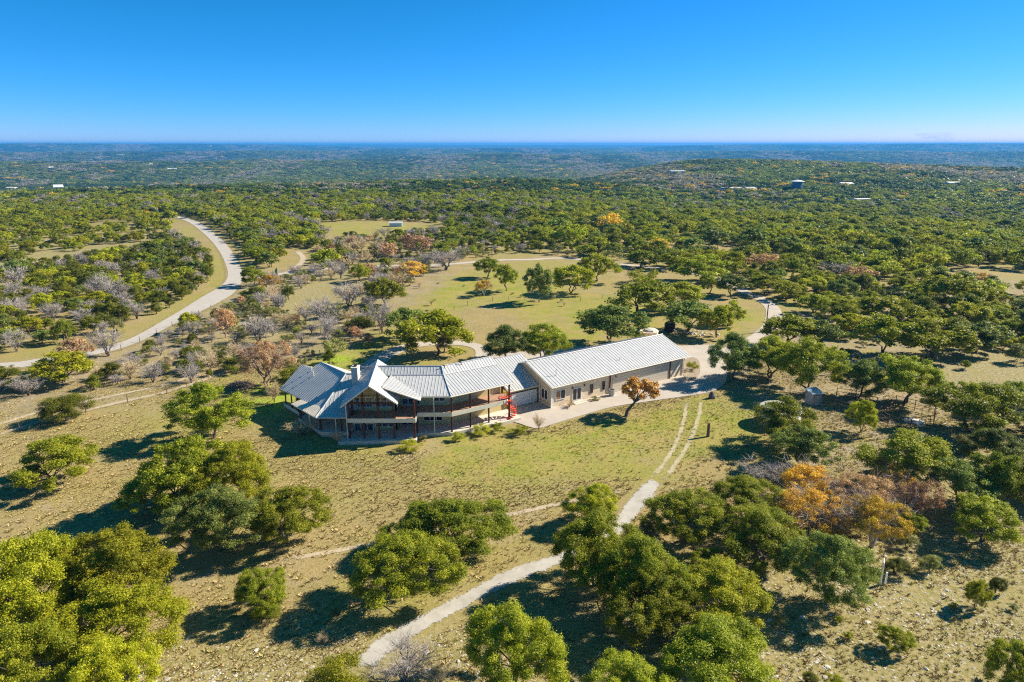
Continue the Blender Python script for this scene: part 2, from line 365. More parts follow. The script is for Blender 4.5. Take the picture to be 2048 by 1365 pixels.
PM = {'road': pave_mat('pale_chip_road', (.40, .37, .33), (.47, .43, .38)), 'drive': pave_mat('concrete_drive', (.50, .44, .37), (.42, .37, .31), 0, .3),
 'gravel': pave_mat('white_caliche_gravel', (.50, .47, .42), (.36, .335, .285), 1.5), 'wheel': pave_mat('faint_wheel_ruts', (.46, .40, .26), (.36, .31, .15), 3.0), 'dirt': pave_mat('tan_dirt_track', (.50, .42, .30), (.42, .33, .21), 1.9),
 'edge': pave_mat('worn_verge', (.36, .28, .12), (.30, .25, .10), 1.5)}
def catmull(pts, n):
    P_ = [np.array(q, float) for q in pts]; P_ = [2 * P_[0] - P_[1]] + P_ + [2 * P_[-1] - P_[-2]]; out = []
    for i in range(1, len(P_) - 2):
        for k in range(n):
            t = k / n; a, b, c, d = P_[i - 1], P_[i], P_[i + 1], P_[i + 2]
            out.append(.5 * ((2 * b) + (c - a) * t + (2 * a - 5 * b + 4 * c - d) * t * t + (3 * b - a - 3 * c + d) * t ** 3))
    out.append(P_[-2]); return out
def ribbon(name, L, Rt, mat, lift, n=10, m_=8, kind='structure'):
    a = catmull(L, n); b = catmull(Rt, n); V = []; E = []
    for i, (p_, q) in enumerate(zip(a, b)):
        for k in range(m_ + 1):
            t = k / m_; x, y = (p_ * (1 - t) + q * t)[:2]; V.append((x, y, float(height(x, y)) + lift))
            e = min(t, 1 - t) * 2; e2 = min(i, len(a) - 1 - i) / 6; E.append(min(e, e2, 1))
    Fq = [(i * (m_ + 1) + k, i * (m_ + 1) + k + 1, (i + 1) * (m_ + 1) + k + 1, (i + 1) * (m_ + 1) + k) for i in range(len(a) - 1) for k in range(m_)]
    me = npmesh(name, np.array(V), np.array(Fq), {'edge': np.array(E)}); me.materials.append(mat)
    o = bpy.data.objects.new(name, me); col.objects.link(o); o['kind'] = kind
    return a, b
def strip(name, pts, width, mat, lift=.03, n=8, world=False):
    c = [np.array(q if world else G(*q))[:2] for q in pts]; L = []; Rr = []
    for i in range(len(c)):
        d = c[min(i + 1, len(c) - 1)] - c[max(i - 1, 0)]; d = d / np.linalg.norm(d); nn = np.array([-d[1], d[0]])
        L.append(c[i] + nn * width / 2); Rr.append(c[i] - nn * width / 2)
    return ribbon(name, L, Rr, mat, lift, n, 4)
rl = [(-260, 742), (0, 727), (67, 720), (235, 688), (337, 636), (404, 595), (440, 574), (455, 555), (452, 531), (437, 501), (411, 471), (381, 447), (352, 436), (325, 430)]
rr_ = [(-260, 752), (0, 736), (67, 732), (245, 697), (355, 646), (448, 600), (476, 577), (486, 552), (479, 531), (463, 502), (436, 473), (402, 447), (366, 435), (332, 428.5)]
RL = [G(*q)[:2] for q in rl]; RRt = [G(*q)[:2] for q in rr_]
def widen(L, Rr, w):
    o1 = []; o2 = []
    for a, b in zip(L, Rr):
        d = (a - b) / np.linalg.norm(a - b); o1.append(a + d * w); o2.append(b - d * w)
    return o1, o2
w1, w2 = widen(RL, RRt, 2.2); ribbon('road_verge', w1, w2, PM['edge'], .03)
ribbon('road', RL, RRt, PM['road'], .07)
def mk(qs): return [np.array(G(*q)[:2]) for q in qs]
def slab(name, poly, mat, z0, z1, par=None):
    o = MB().prism([tuple(q[:2]) for q in poly], z0, z1).build(name, mat, par)
    if par is None: o['kind'] = 'structure'
    return o
# circular drive behind the house
ribbon('driveway', mk([(700, 752), (734, 722), (756, 708), (784, 697), (819, 687.5), (860, 683.5), (890, 682.8), (921, 683), (956, 688), (974, 697), (980, 707), (972, 718)]),
 mk([(735, 760), (764, 733), (780, 719.5), (797, 709), (822, 698), (857, 692.5), (888, 691), (915, 691), (937, 694.5), (949, 701), (950, 712), (938, 722)]), PM['drive'], .06)
apron = [(1001, 842), (1015, 834), (985, 800), (985, 760), (985, 730), (965, 715), (976, 706), (1050, 704), (1120, 697), (1200, 692), (1290, 691), (1366, 692.5), (1425, 690.5), (1440, 695), (1449, 706), (1454, 722), (1455, 745),
 (1452, 762), (1442, 774), (1425, 784), (1395, 790), (1340, 798), (1290, 805), (1225, 815), (1170, 830), (1110, 848), (1078, 857.5), (1060, 855.5), (1035, 847), (1015, 844)]
ap = catmull([G(*q)[:2] for q in apron[5:]], 3)[:-1]; ap = [G(*q)[:2] for q in apron[:5]] + ap
slab('concrete_apron', ap, PM['drive'], -.2, .10)
bed = catmull([G(*q)[:2] for q in [(1366, 722), (1385, 716), (1398, 724), (1400, 745), (1391, 760), (1372, 764), (1366, 745), (1366, 730)]], 3)[:-1]
slab('gravel_planting_bed', bed, PM['dirt'] if 0 else solid('bed_soil', (.30, .24, .17), .9, 0, .3, 2, .4), .0, .14)
dr = [(486, 553), (520, 551.5), (556, 549), (620, 541), (687, 536.5), (749, 533), (866, 531), (998, 521), (1060, 520), (1132, 517), (1226, 527.5), (1272, 532), (1313, 537), (1375, 544), (1440, 561), (1490, 585), (1522, 598), (1545, 618), (1546, 640), (1532, 664), (1490, 690), (1445, 706)]
strip('access_lane', dr, 3.6, PM['drive'], .05)
strip('dirt_branch', [(591, 500), (604, 512), (606, 520), (597, 532), (576, 545), (560, 549)], 3.4, PM['dirt'], .035)
# wheel tracks across the front lawn, then the white gravel path
for a in ([(1372, 800), (1370, 830), (1356, 876), (1338, 912), (1300, 962)], [(1402, 796), (1398, 830), (1382, 876), (1362, 912), (1325, 965)]):
    strip('wheel_track', a, .9, PM['wheel'], .022)
ribbon('gravel_path', *widen(mk([(1302, 952), (1262, 985), (1215, 1045), (1133, 1099), (1027, 1131), (925, 1184), (839, 1228), (750, 1277), (690, 1330)]),
 mk([(1330, 964), (1300, 1010), (1240, 1075), (1138, 1124), (1050, 1163), (976, 1197), (890, 1244), (800, 1297), (745, 1350)]), .1), PM['gravel'], .045, 12, 12)
strip('foot_trail', [(560, 1121), (640, 1108), (720, 1093), (860, 1065), (1010, 1032), (1140, 1003), (1270, 975)], 1.1, PM['dirt'], .028)
strip('fence_track', [(-60, 884), (0, 868), (101, 838), (236, 806), (337, 783), (430, 752), (520, 722)], 1.7, PM['dirt'], .03)
strip('fence_track', [(-60, 858), (0, 848), (101, 818), (236, 790), (337, 768), (420, 742)], 1.3, PM['dirt'], .03)
strip('dirt_clearing', [(-20, 545), (60, 527), (150, 515), (250, 500), (300, 488)], 7, PM['dirt'], .03)
strip('dirt_clearing', [(40, 487), (130, 478), (240, 474), (330, 464)], 9, PM['dirt'], .03)
# ------------------------------------------------------------------ the house
H = empty('house', (-14, 94, 0), 'curved two-storey olive house with grey metal roofs and brown-posted decks', 'house')
def plane_roof(name, pts, down, parent=H, sp=.48, th=.14, rib=.042, mat=None, ribs=True):
    """one roof plane: pts = [(x,y,z)...] in order, down = plan direction water runs"""
    P_ = [np.array(q, float) for q in pts]; mb = MB(); n = len(P_)
    ar = sum(P_[i][0] * P_[(i + 1) % n][1] - P_[(i + 1) % n][0] * P_[i][1] for i in range(n))
    if ar < 0: P_ = P_[::-1]
    mb.prism([tuple(q[:2]) for q in P_], [q[2] - th for q in P_], [q[2] for q in P_])
    A_ = np.array([[q[0], q[1], 1] for q in P_]); co = np.linalg.lstsq(A_, np.array([q[2] for q in P_]), rcond=None)[0]
    d = np.array(down, float); d /= np.linalg.norm(d); s = np.array([-d[1], d[0]])
    us = [q[:2] @ s for q in P_]; u = math.ceil((min(us) + .05) / sp) * sp
    ang = math.atan2(d[1], d[0])
    while u < max(us) - .04 and ribs:
        hits = []
        for i in range(n):
            a, b = P_[i][:2], P_[(i + 1) % n][:2]; ua, ub = a @ s - u, b @ s - u
            if ua * ub < 0: hits.append((a + (b - a) * (ua / (ua - ub))) @ d)
        if len(hits) >= 2:
            h0, h1 = min(hits), max(hits); w = .022; vs = []
            for hh in (h0, h1):
                for k in (-w, w):
                    c_ = s * (u + k) + d * hh; z = co[0] * c_[0] + co[1] * c_[1] + co[2]; vs += [(c_[0], c_[1], z - .02), (c_[0], c_[1], z + rib)]
            mb.add(vs, [(0, 2, 3, 1), (4, 5, 7, 6), (0, 1, 5, 4), (2, 6, 7, 3), (1, 3, 7, 5)])
        u += sp
    return mb.build(name, mat or M['metal_roof'], parent)
e33 = np.array([cos(R(33)), sin(R(33))]); n33 = np.array([-e33[1], e33[0]]); E1 = np.array([-8.58, 90.05])
def RP(a, b, z): q = E1 + e33 * a + n33 * b; return (q[0], q[1], z)
def hx(b): return b * math.tan(R(16.5))
# right-hand (angled) section and straight section
plane_roof('roof', [(E1[0], E1[1], 6.0), RP(10.66, 0, 6.0), RP(10.66, 4.9, 7.4), RP(hx(4.9), 4.9, 7.4)], -n33)
plane_roof('roof', [RP(hx(4.9), 4.9, 7.39), RP(10.66, 4.9, 7.39), RP(10.66, 6.4, 8.3), RP(hx(6.4), 6.4, 8.3)], -n33)
plane_roof('roof', [RP(hx(6.4), 6.4, 8.3), RP(10.66, 6.4, 8.3), RP(10.66, 12.6, 5.9), RP(hx(12.6), 12.6, 5.9)], n33, sp=.9)
def MX(b): return -8.58 - hx(b)
plane_roof('roof', [(-12.86, 90.05, 5.99), (-8.58, 90.05, 5.99), (MX(4.9), 94.95, 7.4), (-17.7, 94.95, 7.4)], (0, -1))
plane_roof('roof', [(-18.3, 94.95, 7.385), (MX(4.9), 94.95, 7.385), (MX(6.4), 96.45, 8.3), (-20.0, 96.45, 8.3)], (0, -1))
plane_roof('roof', [(-22.5, 96.45, 8.3), (MX(6.4), 96.45, 8.3), (MX(12.6), 102.65, 5.9), (-22.5, 102.65, 5.9)], (0, 1), sp=.9)
# hip flashing along the bends
fl = MB()
for a, b in (((E1[0], E1[1], 6.06), RP(hx(4.9), 4.9, 7.46)), (RP(hx(4.9), 4.9, 7.46), RP(hx(6.4), 6.4, 8.36)), (RP(hx(6.4), 6.4, 8.36), RP(10.66, 6.4, 8.36)), (RP(hx(6.4), 6.4, 8.36), (-20, 96.45, 8.36)), (RP(hx(4.9), 4.9, 7.46), RP(10.66, 4.9, 7.46)), (RP(hx(4.9), 4.9, 7.46), (-17.7, 94.95, 7.46))):
    fl.tube(a, b, .07, n=6)
fl.build('ridge_flashing', M['metal_roof'], H)
# gabled balcony roof
ga = np.array([-.085, .9964]); gb = np.array([.9964, .085]); G0 = np.array([-19.45, 87.35])
def GP(a, b, z): q = G0 + ga * a + gb * b; return (q[0], q[1], z)
sl = .735
plane_roof('roof', [GP(0, -3.95, 8.52 - sl * 3.95), GP(0, 0, 8.52), GP(11.9, 0, 8.52), GP(11.9, -3.95, 8.52 - sl * 3.95)], -gb)
plane_roof('roof', [GP(0, 0, 8.52), GP(0, 3.75, 8.52 - sl * 3.75), GP(7.2, 3.75, 8.52 - sl * 3.75), GP(11.9, 3.75, 8.52 - sl * 3.75), GP(11.9, 0, 8.52)], gb)
plane_roof('roof', [(-18.15, 89.6, 7.58), (-12.75, 88.55, 6.02), (-12.86, 90.05, 6.02), (-17.75, 94.95, 7.43)], (1, -.1), th=.1)
vb = MB()
for s_, w in ((-1, 3.95), (1, 3.75)):
    vb.tube(GP(-.03, 0, 8.44), GP(-.03, s_ * w, 8.44 - sl * w), .13, n=4)
vb.tube((-18.1, 89.5, 7.46), (-12.75, 88.5, 5.92), .1, n=4)
vb.tube((-12.72, 88.5, 5.92), (-12.82, 90.05, 5.9), .08, n=4)
vb.build('bargeboard', M['cream'], H)
# left wing
K = np.array([-24.6, 95.9])
def zl(x, y): return 7.3 - .57 * ((-.7071 * x - .7071 * y) + 50.5 - .02)
def LP(px, py, z):
    q = A(px, py, z)[:2]; return (q[0], q[1], zl(q[0], q[1]))
hb = (-26.85, 90.15, 4.02)
plane_roof('roof', [(K[0], K[1], 7.3), hb, LP(560.3, 778.4, 3.9), LP(603.5, 729.4, 6.5), LP(623.8, 737.8, 6.5), LP(641.6, 725.1, 7.3)], (-1, -1), sp=.5)
plane_roof('roof', [(K[0], K[1], 7.28), hb, (-21.9, 90.15, 4.02), (-21.9, 95.9, 7.28)], (0, -1))
plane_roof('roof', [hb, (-27.35, 88.4, 3.46), (-22.9, 88.4, 3.46), (-22.6, 90.15, 4.02)], (0, -1))
t1, t2 = A(612.4, 794.9, 4.15), A(583, 807.6, 3.5)
plane_roof('porch_roof', [(hb[0], hb[1], 4.08), (t1[0], t1[1], 4.15), (t2[0], t2[1], 3.5), (-27.35, 88.4, 3.46)], (-1, -1), th=.1, sp=.45, mat=solid('sunlit_porch_metal', (.70, .63, .52), .5, .05, .08, 1))  # roof metal in a warmer, brighter colour, sunlight on the flatter slope painted in
plane_roof('roof', [(K[0], K[1], 7.28), (-21.9, 95.9, 7.28), (-21.9, 102.3, 3.9), (-27.2, 102.3, 3.9)], (0, 1), sp=.9)
plane_roof('roof', [(K[0], K[1], 7.28), LP(641.6, 725.1, 7.3), (-25.9, 105.6, 4.3), (-22.0, 101.0, 4.3)], (1, 1), sp=.9)
q1, q2 = LP(603.5, 729.4, 6.5), LP(623.8, 737.8, 6.5)
plane_roof('roof', [q1, q2, (q2[0] + 2.6, q2[1] + 2.6, 4.4), (q1[0] + 2.6, q1[1] + 2.6, 4.4)], (1, 1), sp=.9)
fl = MB(); a_ = LP(641.6, 725.1, 7.3); fl.tube((K[0], K[1], 7.36), (hb[0], hb[1], 4.08), .07, n=6).tube((hb[0], hb[1], 4.12), (-27.35, 88.4, 3.5), .06, n=6).tube((K[0], K[1], 7.36), (a_[0], a_[1], 7.36), .07, n=6)
fl.tube((K[0], K[1], 7.36), (-21.9, 95.9, 7.36), .07, n=6); fl.build('ridge_flashing', M['metal_roof'], H)
fe = LP(560.3, 778.4, 3.9); fa = MB(); fa.tube((fe[0], fe[1], fe[2] - .1), (t1[0] - .1, t1[1] - .15, zl(t1[0] - .1, t1[1] - .15) - .12), .1, n=4)
fa.tube((t2[0], t2[1], 3.42), (-27.35, 88.38, 3.38), .09, n=4); fa.tube((-27.35, 88.36, 3.38), (-22.9, 88.36, 3.38), .08, n=4)
fa.build('fascia', M['cream'], H)
# garage link roof
plane_roof('roof', [(-.62, 99.85, 3.02), (5.35, 103.75, 3.02), (1.75, 110.4, 6.0), (-4.4, 106.35, 6.0)], -n33, sp=.5)
plane_roof('roof', [(-4.4, 106.35, 6.0), (1.75, 110.4, 6.0), (-2.0, 116.4, 3.4), (-8.1, 112.4, 3.4)], n33, sp=.9)
# gutters
MB().tube((-12.86, 89.98, 5.86), (-8.6, 89.98, 5.86), .08, n=6).tube((-8.6, 89.98, 5.86), RP(10.66, -.06, 5.86), .08, n=6).build('gutter', M['cream'], H)
MB().tube(GP(-.1, -3.98, 5.56), GP(8, -3.98, 5.56), .08, n=6).build('gutter', M['cream'], H)
MB().tube((-.62, 99.78, 2.9), (5.2, 103.6, 2.9), .08, n=6).build('gutter', M['cream'], H)
def downpipe(x, y, z0, z1):
    MB().tube((x, y, z0), (x, y, z1), .065, n=6).build('downpipe', M['cream'], H)
for x, y, z0, z1 in ((-22.85, 87.55, .1, 5.6), (-11.0, 89.8, .3, 5.8), (-15.9, 88.6, 5.0, 5.9), (-24.6, 88.3, .9, 3.4), (-28.6, 89.7, 1.1, 3.4)): downpipe(x, y, z0, z1)

# walls: front faces in order left to right
def wall_run(pts, z0, z1, th=.25, mat='olive', nm='wall'):
    mb = MB()
    for (x0, y0), (x1, y1) in zip(pts[:-1], pts[1:]):
        d = np.array([x1 - x0, y1 - y0]); L = np.linalg.norm(d); a = math.atan2(d[1], d[0]); nn = np.array([-sin(a), cos(a)])
        c = (np.array([x0, y0]) + np.array([x1, y1])) / 2 + nn * th / 2
        mb.box((c[0], c[1], (z0 + z1) / 2), (L, th, z1 - z0), a)
    return mb.build(nm, M[mat], H)
def rp2(a, b): q = RP(a, b, 0); return (q[0], q[1])
wallR = [rp2(1.05, 3.2), rp2(10.4, 3.2)]
wl = [(-22.9, 90.95), (-16.5, 90.95), (-16.5, 93.05), (-9.45, 93.05), rp2(10.3, 3.15), rp2(10.3, 12.0)]
wall_run(wl, .3, 5.72)
MB().prism([GP(3.62, -3.6, 0)[:2], GP(3.62, 3.4, 0)[:2], GP(3.9, 3.4, 0)[:2], GP(3.9, -3.6, 0)[:2]], 5.5, [5.78, 5.92, 5.92, 5.78]).build('wall', M['olive'], H)
gw = MB(); za = 8.3; gw.add([GP(3.62, -3.7, 5.65), GP(3.62, 3.6, 5.7), GP(3.62, 0, 8.36), GP(3.9, -3.7, 5.65), GP(3.9, 3.6, 5.7), GP(3.9, 0, 8.36)], [(0, 1, 2), (5, 4, 3), (0, 2, 5, 3), (2, 1, 4, 5), (1, 0, 3, 4)])
gw.build('gable_wall', M['olive'], H)
wall_run([rp2(10.35, 12.1), (-14.0, 102.4), (-22.8, 102.4), (-22.8, 91)], .2, 5.8)
lw1 = (-25.4, 93.3); lw2 = tuple(np.array(lw1) + 8.6 * np.array([-.707, .707]))
wall_run([lw2, lw1, (-22.7, 93.3)], .5, 4.6); wall_run([(-22.7, 101), (-26.4, 104.6), (-29.5, 107), tuple(np.array(lw2) + 4 * np.array([.707, .707])), lw2], .3, 4.2)
# garage link
gA = np.array(A(1019, 817, .1)[:2]); gB = np.array([4.6, 103.5]); gA = gB - e33 * 6.4
wall_run([tuple(gA), tuple(gB), (gB[0] + n33[0] * 12, gB[1] + n33[1] * 12), (gA[0] + n33[0] * 12, gA[1] + n33[1] * 12), tuple(gA)], 0, 2.9)
# windows
def framed(cx, cy, ang, z0, z1, w, lights=1, kind='window', frame='white', pane='glass', parent=H, hb_=0.0, fw_=.1):
    """a framed window or glazed door; ang = direction along the wall, face at (cx,cy)"""
    d = np.array([cos(ang), sin(ang)]); nn = np.array([d[1], -d[0]]); fr = MB(); pn = MB(); zc = (z0 + z1) / 2; h = z1 - z0
    def bx(mb, u, z, su, sz, dep): q = np.array([cx, cy]) + d * u + nn * dep / 2; mb.box((q[0], q[1], z), (su, dep, sz), ang)
    bx(fr, 0, z0 + fw_ / 2, w, fw_, .09); bx(fr, 0, z1 - fw_ / 2, w, fw_, .09)
    for k in range(lights + 1):
        u = -w / 2 + fw_ / 2 + (w - fw_) * k / lights; bx(fr, u, zc, fw_, h - 2 * fw_ - .004, .088)
    if hb_:
        for k in range(lights): bx(fr, -w / 2 + fw_ / 2 + (w - fw_) * (k + .5) / lights, zc + hb_ * h, (w - fw_) / lights - fw_, .06, .07)
    bx(pn, 0, zc, w - .06, h - .06, .03)
    o = fr.build(kind, M[frame], parent); pn.build('pane', M[pane], o); return o
def pxwin(x0, y0, x1, y1, Y, lights, **k):
    a, b = AY(x0, y0, Y), AY(x1, y1, Y); return framed((a[0] + b[0]) / 2, Y, 0, b[2], a[2], b[0] - a[0], lights, **k)
pxwin(706.5, 794.5, 745.6, 814.8, 90.95, 3, hb_=.12); pxwin(748.8, 794.5, 786, 814.6, 90.95, 3, hb_=.12)
framed(GP(3.6, 0, 0)[0], GP(3.6, 0, 0)[1], R(4.9), 6.75, 7.5, 1.7, 3, pane='darkglass')
pxwin(709, 846, 748, 863, 90.95, 3, kind='door'); pxwin(751, 845, 791, 854, 90.95, 3)
pxwin(803.4, 796, 841, 810.6, 93.05, 3, kind='door'); pxwin(866, 793, 891, 803, 93.05, 2)
pxwin(803, 838, 839, 850.5, 93.05, 3, kind='door', pane='darkglass'); pxwin(847, 832.5, 885.5, 842, 93.05, 3, pane='darkglass')
def rwin(a, z0, z1, w, lights=1, **k): q = RP(a, 3.2, 0); return framed(q[0], q[1], R(33), z0, z1, w, lights, **k)
qc = RP(1.15, 3.2, 0)
framed(qc[0] + .75, qc[1] + .5, R(33), 3.7, 5.35, 1.7, 2, kind='door'); rwin(3.2, 4.2, 5.0, .8, 1, pane='darkglass'); rwin(5.3, 4.15, 5.2, .9); rwin(8.0, 3.5, 5.45, 1.5, 2, kind='door', pane='darkglass')
rwin(1.9, 1.0, 1.9, 1.3, 2); rwin(3.9, .9, 1.8, .8, pane='darkglass'); rwin(7.9, .95, 2.0, 1.5, 2, pane='darkglass')
pxwin(681, 838, 699, 850, 93.3, 1, pane='darkglass')
framed(lw1[0] - 3.0, lw1[1] + 3.0, R(-45), 1.6, 3.2, 1.6, 2, pane='darkglass'); framed(lw1[0] - 6.2, lw1[1] + 6.2, R(-45), 1.6, 3.2, 1.2, 1, pane='darkglass')
# garage door
gd = gB - e33 * 3.2 - n33 * .0; mb = MB()
for k in range(4): q = gd - n33 * .03; mb.box((q[0], q[1], .22 + .54 * k + .27), (4.9, .1, .52), R(33))
gdo = mb.build('garage_door', M['doorwhite'], H)
mb = MB(); q = gd - n33 * .04
for u in (-2.52, 2.52): c_ = q + e33 * u; mb.box((c_[0], c_[1], 1.2), (.12, .14, 2.4), R(33))
mb.box((q[0], q[1], 2.44), (5.16, .14, .12), R(33)); mb.build('door_frame', M['dark'], gdo)
# decks and patios
def deck(nm, poly, z0, z1, m_): return MB().prism(poly, z0, z1).build(nm, M[m_], H)
dk = [(-22.75, 87.9), (-13.45, 87.95), (-13.45, 90.1), (-8.55, 90.12), rp2(9.2, .05), rp2(10.2, .6), rp2(10.2, 3.15), rp2(1.0, 3.15), (-9.5, 93.0), (-16.45, 93.0), (-16.45, 90.9), (-22.85, 90.9)]
deck('deck_floor', dk, 3.2, 3.45, 'deck')
mb = MB(); fp = [(-22.85, 90.7), (-22.8, 87.82), (-13.37, 87.87), (-13.37, 90.03), (-8.53, 90.05), rp2(9.25, -.04), rp2(10.25, .55)]
for (x0, y0), (x1, y1) in zip(fp[:-1], fp[1:]):
    a = math.atan2(y1 - y0, x1 - x0); L = math.hypot(x1 - x0, y1 - y0); mb.box(((x0 + x1) / 2, (y0 + y1) / 2, 3.2), (L + .06, .07, .62), a)
mb.build('deck_fascia', M['cream'], H)
pt = [(-24.0, 86.7), (-13.3, 87.45), (-13.3, 89.75), (-8.5, 89.85), rp2(6.4, -.45), rp2(6.6, -.9), rp2(11.3, -.9), rp2(11.3, 3.15), rp2(1.0, 3.15), (-9.5, 93.0), (-16.45, 93.0), (-16.45, 90.9), (-23.9, 90.9)]
deck('patio', pt, -.3, .5, 'conc')
MB().prism([(-24.06, 86.64), (-13.24, 87.39), (-13.24, 87.9), (-24.06, 88.2)], -.3, .44).build('stone_edge', M['chimney_stone'], H)
c1, c2, c3, c4 = [A(*q, 1.2)[:2] for q in ((596.4, 837), (619, 849.5), (641, 864), (663, 865.2))]
pl = [tuple(c1), tuple(c2), tuple(c3), tuple(c4), (-22.9, 88.35), (-22.7, 93.3), (lw1[0], lw1[1]), (lw1[0] - 4.6, lw1[1] + 4.6)]
deck('patio', pl, .72, 1.2, 'conc')
deck('patio_foundation', [(pl[i][0] * .985 - .4, pl[i][1] + .5) for i in range(8)], -.3, .72, 'chimney_stone')
s1, s2 = A(572, 808.5, 1.2)[:2], A(598, 824.8, 1.2)[:2]
mb = MB(); d = s2 - s1; a = math.atan2(d[1], d[0]); mb.box((*((s1 + s2) / 2), .95), (np.linalg.norm(d) + 1.2, .12, .55), a); mb.build('porch_skirt', M['cream'], H)
MB().prism([tuple(s1), tuple(s2 + d * .12), tuple(s2 + d * .12 + np.array([1.6, 1.6])), tuple(s1 + np.array([1.6, 1.6]))], .3, 1.15).build('porch_floor', M['deck'], H)
# posts
def post(x, y, z0, z1, w=.24, m_='post'): MB().box((x, y, (z0 + z1) / 2), (w, w, z1 - z0)).build('post', M[m_], H)
gz = lambda b: 8.4 - sl * abs(b) - .1
for x in (-20.61, -18.51, -16.43):
    post(x, 87.98, .5, 3.2); post(x, 88.0, 3.45, 8.3 - sl * abs(x + 19.5))
for x in (-22.62,): post(x, 87.98, .5, 3.2); post(x, 88.1, 3.45, 5.6)
for x in (-22.45,): post(x, 89.6, 3.45, 5.7)
for x, y in ((-13.55, 88.1), (-13.5, 89.9)): post(x, y, .5, 3.2); post(x, y, 3.45, 6.0, .26)
for a_, w in ((.1, .24), (3.15, .24), (6.25, .24)):
    q = RP(a_, .15, 0); post(q[0], q[1], .5 if a_ < 6 else .3, 3.2); post(q[0], q[1], 3.45, 6.0)
q = RP(9.85, .2, 0); post(q[0], q[1], .5, 6.0, .26); q = RP(10.3, 2.9, 0); post(q[0], q[1], 3.45, 6.6, .3)
MB().box((-19.5, 87.98, 5.72), (6.1, .2, .26)).build('tie_beam', M['post'], H)
bm = MB().tube((-22.6, 88.2, 5.55), (-22.7, 90.9, 5.55), .12, n=4); bm.build('side_beam', M['post'], H)
for px, py in ((642, 859.5), (699, 863)):
    q = A(px, py, 1.2) if px < 650 else (-23.9, 88.75, 1.2); post(q[0], q[1], 1.2, 3.42)
q = A(598, 838, 1.2); post(q[0] + .2, q[1] + .2, 1.2, 3.45); q = A(619, 848.5, 1.2); post(q[0], q[1], 1.2, 3.4, .14, 'cream')
for t in (0.02, .5, .98): q = s1 + d * t; post(q[0], q[1], 1.2, 3.85, .16)
# dark railing at the left of the balcony
mb = MB()
for k in range(9): y = 88.2 + .32 * k; mb.box((-22.62, y, 3.95), (.04, .04, 1.0))
mb.box((-22.62, 89.5, 4.45), (.06, 2.7, .06)); mb.build('railing', M['post'], H)
# right hand railing rods
mb = MB()
for z in (3.75, 4.05, 4.35):
    mb.tube(RP(6.4, .12, z), RP(9.2, .12, z), .018, n=5)
mb.build('railing', M['grey'], H)
# chimney
ch = MB().prism([(-23.35, 94.0), (-22.45, 94.0), (-22.35, 95.2), (-23.25, 95.2)], 4.6, 8.75).build('chimney', M['chimney_stone'], H)
MB().prism([(-23.42, 93.93), (-22.38, 93.93), (-22.28, 95.27), (-23.32, 95.27)], 8.75, 8.9).build('chimney_cap', M['cream'], ch)
MB().box((-22.85, 94.6, 9.0), (.42, .5, .2)).build('flue', M['dark'], ch)
# roof vents
for (a_, b_, z_) in ((2.2, 6.0, 8.06), (5.0, 6.0, 8.06)):
    q = RP(a_, b_, z_); MB().tube(q, (q[0], q[1], z_ + .45), .06).tube((q[0], q[1], z_ + .42), (q[0] - .3, q[1] - .1, z_ + .5), .07).build('roof_vent', M['dark'], H)
for px, py, z_ in ((623, 745, 6.1), (627, 755, 5.8)):
    q = A(px, py, z_); z0 = zl(q[0], q[1]); MB().tube((q[0], q[1], z0), (q[0], q[1], z0 + .5), .07).lathe((q[0], q[1], z0 + .5), [(.12, 0), (.12, .12)], 8).build('roof_vent', M['cream'], H)
# spiral stair
SX, SY = A(1018.3, 839, .1)[:2]; SX += .1
mb = MB().tube((SX, SY, .1), (SX, SY, 4.6), .06); st = mb.build('spiral_stair', M['red'], H)
ns = 15; rr1 = 1.05; rail = []
for k in range(ns):
    z = .3 + k * (3.3 / ns); t0 = R(-150) + R(430) * k / ns; t1 = t0 + R(34); pts = [(SX, SY)]
    for j in range(4): t = t0 + (t1 - t0) * j / 3; pts.append((SX + rr1 * cos(t), SY + rr1 * sin(t)))
    MB().prism(pts, z - .03, z + .03).build('tread', M['red'], st); tm = (t0 + t1) / 2
    rail.append(((SX + 1.02 * cos(tm), SY + 1.02 * sin(tm), z), (SX + 1.02 * cos(tm), SY + 1.02 * sin(tm), z + .95)))
mb = MB()
for a_, b_ in rail: mb.tube(a_, b_, .022, n=5)
for (a_, b_), (c_, d_) in zip(rail[:-1], rail[1:]): mb.tube(b_, d_, .026, n=5)
mb.build('railing', M['red'], st)
pf = MB(); pf.prism([(SX - .1, SY), (SX - 1.5, SY - .5), (SX - 1.7, SY + .6), (SX - .3, SY + 1.0)], 3.46, 3.54)
for (a_, b_) in (((SX - .1, SY - .1), (SX - 1.5, SY - .5)), ((SX - .3, SY + 1.), (SX + .5, SY + .9))):
    for k in range(5):
        t = k / 4; x = a_[0] + (b_[0] - a_[0]) * t; y = a_[1] + (b_[1] - a_[1]) * t; pf.tube((x, y, 3.5), (x, y, 4.5), .02, n=5)
    pf.tube((*a_, 4.5), (*b_, 4.5), .025, n=5)
pf.build('landing', M['red'], st)

